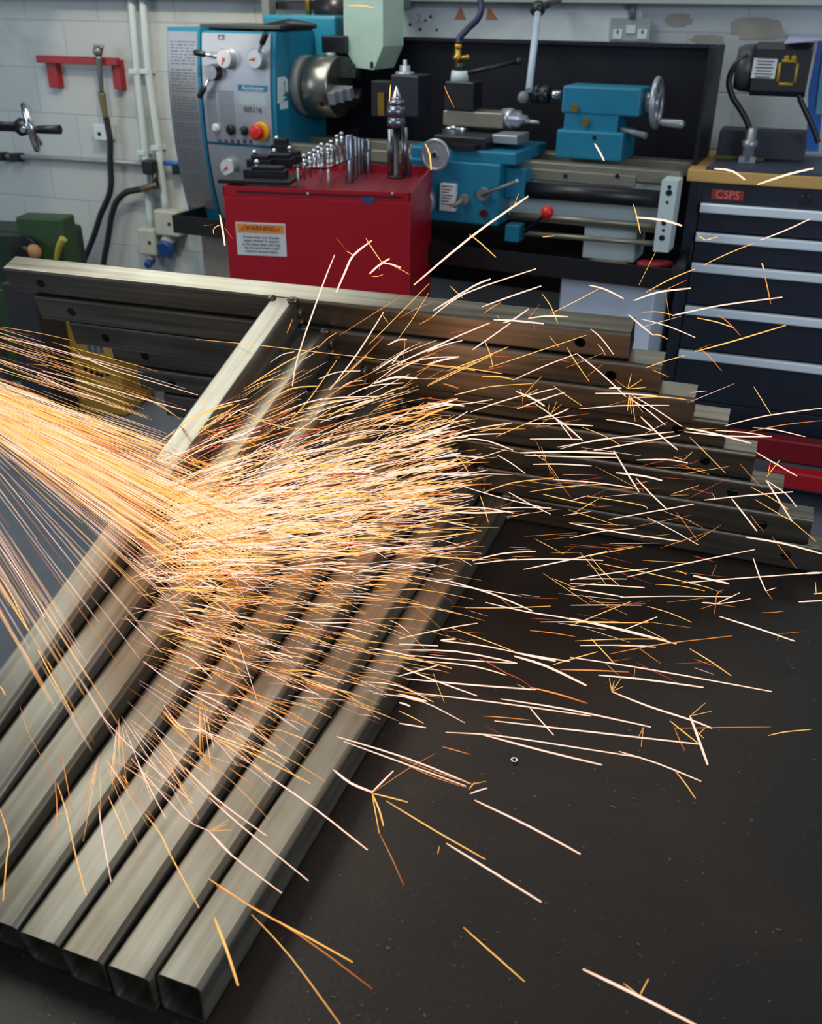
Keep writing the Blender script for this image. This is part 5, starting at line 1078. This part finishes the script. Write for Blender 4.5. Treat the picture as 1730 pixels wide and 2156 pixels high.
for lab, g in keys.items():
    g.sort(key=lambda i: i['mid'][1])
    for j, it in enumerate(g):
        tagit(it['o'], lab if len(g) == 1 else f"{lab}, {'lowest' if j == len(g) - 1 else ORDN[min(j, 8)]}", 'spark', 'sparks flying from the grinder')
N_TRACED = len(items)

# the rest of the shower, too many to count
def stream_in():
    """jet from the grinder off the picture: a nearly parallel core with steeper stragglers below it"""
    out = []
    for k in range(980):
        u = r2.rand()
        if u < .87: y0 = r2.normal(876, 31)
        elif u < .925: y0 = r2.uniform(690, 830)
        else: y0 = 915 + 400 * r2.rand() ** 1.1
        sl = np.interp(y0, [690, 800, 870, 930, 1000, 1100, 1300], [.30, .36, .44, .72, 1.2, 1.5, 1.7]) + r2.normal(0, .035)
        xe = np.interp(y0, [690, 800, 870, 930, 1000, 1100, 1300], [430, 480, 620, 520, 370, 290, 180]) * (1 - .45 * r2.rand() ** 1.3)
        L = r2.uniform(110, 480) / math.sqrt(1 + sl * sl); x1 = max(20, -60 + (xe + 60) * r2.rand() ** .55); x0 = max(-90, x1 - L); xm = (x0 + x1) / 2
        f = lambda x: y0 + sl * x + .00012 * sl * (x * x) * (1 if y0 > 830 else .5)
        w = r2.choice([.9, 1.3, 1.9, 2.6], p=[.26, .36, .26, .12]) * (.5 if y0 > 930 or y0 < 800 else .92)
        t = r2.choice(['w', 'y', 'o', 'r'], p=[.34, .50, .12, .04] if y0 < 930 else [.60, .30, .08, .02]); out.append((t, w, [(x0, f(x0)), (xm, f(xm)), (x1, f(x1))], 'jet'))
    return out
def stream_out():
    """sparks thrown on from where the jet strikes the stems"""
    out = []
    for k in range(1750):
        u = r2.rand()
        if u < .66: a = r2.normal(-10.5, 5.6); rr = 500 + 560 * r2.rand()
        elif u < .86: a = r2.uniform(-4, 20); rr = 490 + 500 * r2.rand() ** 1.3
        elif u < .93: a = r2.uniform(14, 38); rr = 480 + 330 * r2.rand()
        elif u < .97: a = r2.uniform(38, 62); rr = 380 + 260 * r2.rand()
        else: a = r2.uniform(-30, -20); rr = 560 + 300 * r2.rand()
        L = 40 + 175 * r2.rand() ** 1.3
        ox, oy = -100 + r2.normal(0, 30), 1185 + r2.normal(0, 24); aa = R_(a); jit = R_(r2.normal(0, 4.0)) if r2.rand() < .87 else R_(r2.normal(0, 17))
        x, y = ox + rr * math.cos(aa), oy + rr * math.sin(aa)
        if x < 345: continue
        sl = aa + jit; bend = r2.normal(4, 6) * L / 150
        pts = [(x - L / 2 * math.cos(sl), y - L / 2 * math.sin(sl)), (x, y - bend), (x + L / 2 * math.cos(sl), y + L / 2 * math.sin(sl))]
        dens = u < .66
        w = r2.choice([.9, 1.4, 2.2, 3.2, 4.4], p=[.24, .30, .27, .14, .05] if dens else [.42, .34, .17, .06, .01])
        t = r2.choice(['w', 'y', 'o', 'r'], p=[.54, .32, .11, .03] if dens else [.38, .35, .19, .08]); out.append((t, w, pts, .13))
    for k in range(420):   # hot knot where the jet strikes: short crossing flecks
        x, y = r2.normal(455, 62), r2.normal(1120, 80); sl = R_(r2.choice([r2.normal(25, 8), r2.normal(-16, 12), r2.normal(3, 30)])); L = 20 + 90 * r2.rand()
        out.append((r2.choice(['w', 'y', 'o'], p=[.3, .5, .2]), r2.choice([1, 1.5, 2.2, 3]), [(x - L / 2 * math.cos(sl), y - L / 2 * math.sin(sl)), (x + L / 2 * math.cos(sl), y + L / 2 * math.sin(sl))], .15))
    for k in range(55):   # bounces off the lower stems, fanning down
        cx, cy = [(250, 1500), (330, 1560), (210, 1580), (420, 1450)][r2.randint(4)]; a = r2.uniform(12, 112); r0, r1 = 6 + 40 * r2.rand(), 60 + 170 * r2.rand(); c, s = math.cos(R_(a)), math.sin(R_(a))
        out.append((r2.choice(['w', 'y', 'o'], p=[.3, .45, .25]), r2.choice([.6, .9, 1.3]), [(cx + r0 * c, cy + r0 * s), (cx + r1 * c, cy + r1 * s + r1 * .04)], .10))
    for k in range(150):   # thin stragglers over crossbars and bench
        x, y = r2.uniform(850, 1500), r2.normal(1080, 170); sl = R_((y - 1100) * .05 + r2.normal(0, 14)); L = 30 + 100 * r2.rand()
        out.append((r2.choice(['w', 'y', 'o', 'r'], p=[.2, .35, .25, .2]), r2.choice([.7, 1.0, 1.5]), [(x - L / 2 * math.cos(sl), y - L / 2 * math.sin(sl)), (x + L / 2 * math.cos(sl), y + L / 2 * math.sin(sl))], .10))
    return out
rest = stream_in() + stream_out()
n_more = max(0, 300 - N_TRACED)
size = [w * math.hypot(p[0][0] - p[-1][0], p[0][1] - p[-1][1]) * (1 if 0 < p[1][0] < 1000 else .3) if len(p) > 2 else 0 for t, w, p, l in rest]
big = set(np.argsort(size)[::-1][:n_more].tolist()); stuff = Streaks(); org = at_depth(500, 1100, 1.2)
GRP = {'w': 'broad white-hot streaks', 'y': 'broad amber streaks', 'o': 'broad orange streaks', 'r': 'broad red streaks'}
for i, (t, w, pts, lift) in enumerate(rest):
    k = 1 - .07 * r2.rand(); P = world(pts, k, lift); dd = float(np.dot(P[0] - CAM, FWD)); rad = max(.0002, w * .45 * dd / FPX)
    if i in big:
        st = Streaks(); st.add(P, rad, t); jet = pts[0][0] < 330
        tagit(st.obj('spark', P[0]), f"broad {'white-hot' if t == 'w' else 'amber' if t == 'y' else 'orange'} streak in the thick of the {'jet entering over the first stem' if jet else 'shower over the middle stems'}", 'spark', GRP[t] + (' of the incoming jet' if jet else ' of the dense shower'))
    else: stuff.add(P, rad, t, 4, False)
o = stuff.obj('spark_shower', org); tagit(o, 'dense shower of countless fine sparks streaming over the frame stems', 'sparks', None, 'stuff')
# ------------------------------------------------------------------ light
wd = bpy.data.worlds.new('world'); SC.world = wd; wd.use_nodes = True
wd.node_tree.nodes['Background'].inputs['Color'].default_value = (.62, .76, 1, 1); wd.node_tree.nodes['Background'].inputs['Strength'].default_value = .32
def area(name, loc, tgt, sx, sy, power, col):
    l = bpy.data.lights.new(name, 'AREA'); l.shape = 'RECTANGLE'; l.size = sx; l.size_y = sy; l.energy = power; l.color = col
    o = bpy.data.objects.new(name, l); COL.objects.link(o); o.location = loc
    o.rotation_euler = (Vector(tgt) - Vector(loc)).to_track_quat('-Z', 'Y').to_euler(); return o
area('ceiling_lamp', (-2.4, 2.25, 3.2), (-2.3, 2.25, 0), 2.2, 1.3, 50, (.95, 1, .96))
area('ceiling_lamp', (-.9, 3.7, 3.2), (-.9, 3.7, 0), 3.0, .4, 14, (.95, 1, .96))
area('daylight_fill', (-5.3, 1.4, 2.0), (-1, 2.4, 1.0), 2.0, 1.4, 40, (.75, .87, 1))
area('daylight_fill', (.4, -1.7, 2.9), (-.8, 3.4, .9), 3.0, 1.2, 14, (.80, .90, 1))  # unseen fill for presumed daylight behind the camera, added to lift the background
sl = bpy.data.lights.new('spot_lamp', 'SPOT'); sl.energy = 60; sl.color = (1, .80, .55); sl.spot_size = R_(58); sl.spot_blend = .12; sl.shadow_soft_size = .03
so = bpy.data.objects.new('spot_lamp', sl); COL.objects.link(so); so.location = (-2.1, 3.2, 2.5); so.rotation_euler = (Vector((-2.55, 4.55, 1.55)) - Vector(so.location)).to_track_quat('-Z', 'Y').to_euler()
area('daylight_fill', (2.45, .3, 2.1), (-.6, 3.2, .9), 1.6, 1.2, 75, (.72, .85, 1))  # added unseen cool fill, brightens handles, pedestal and right edges of the stems
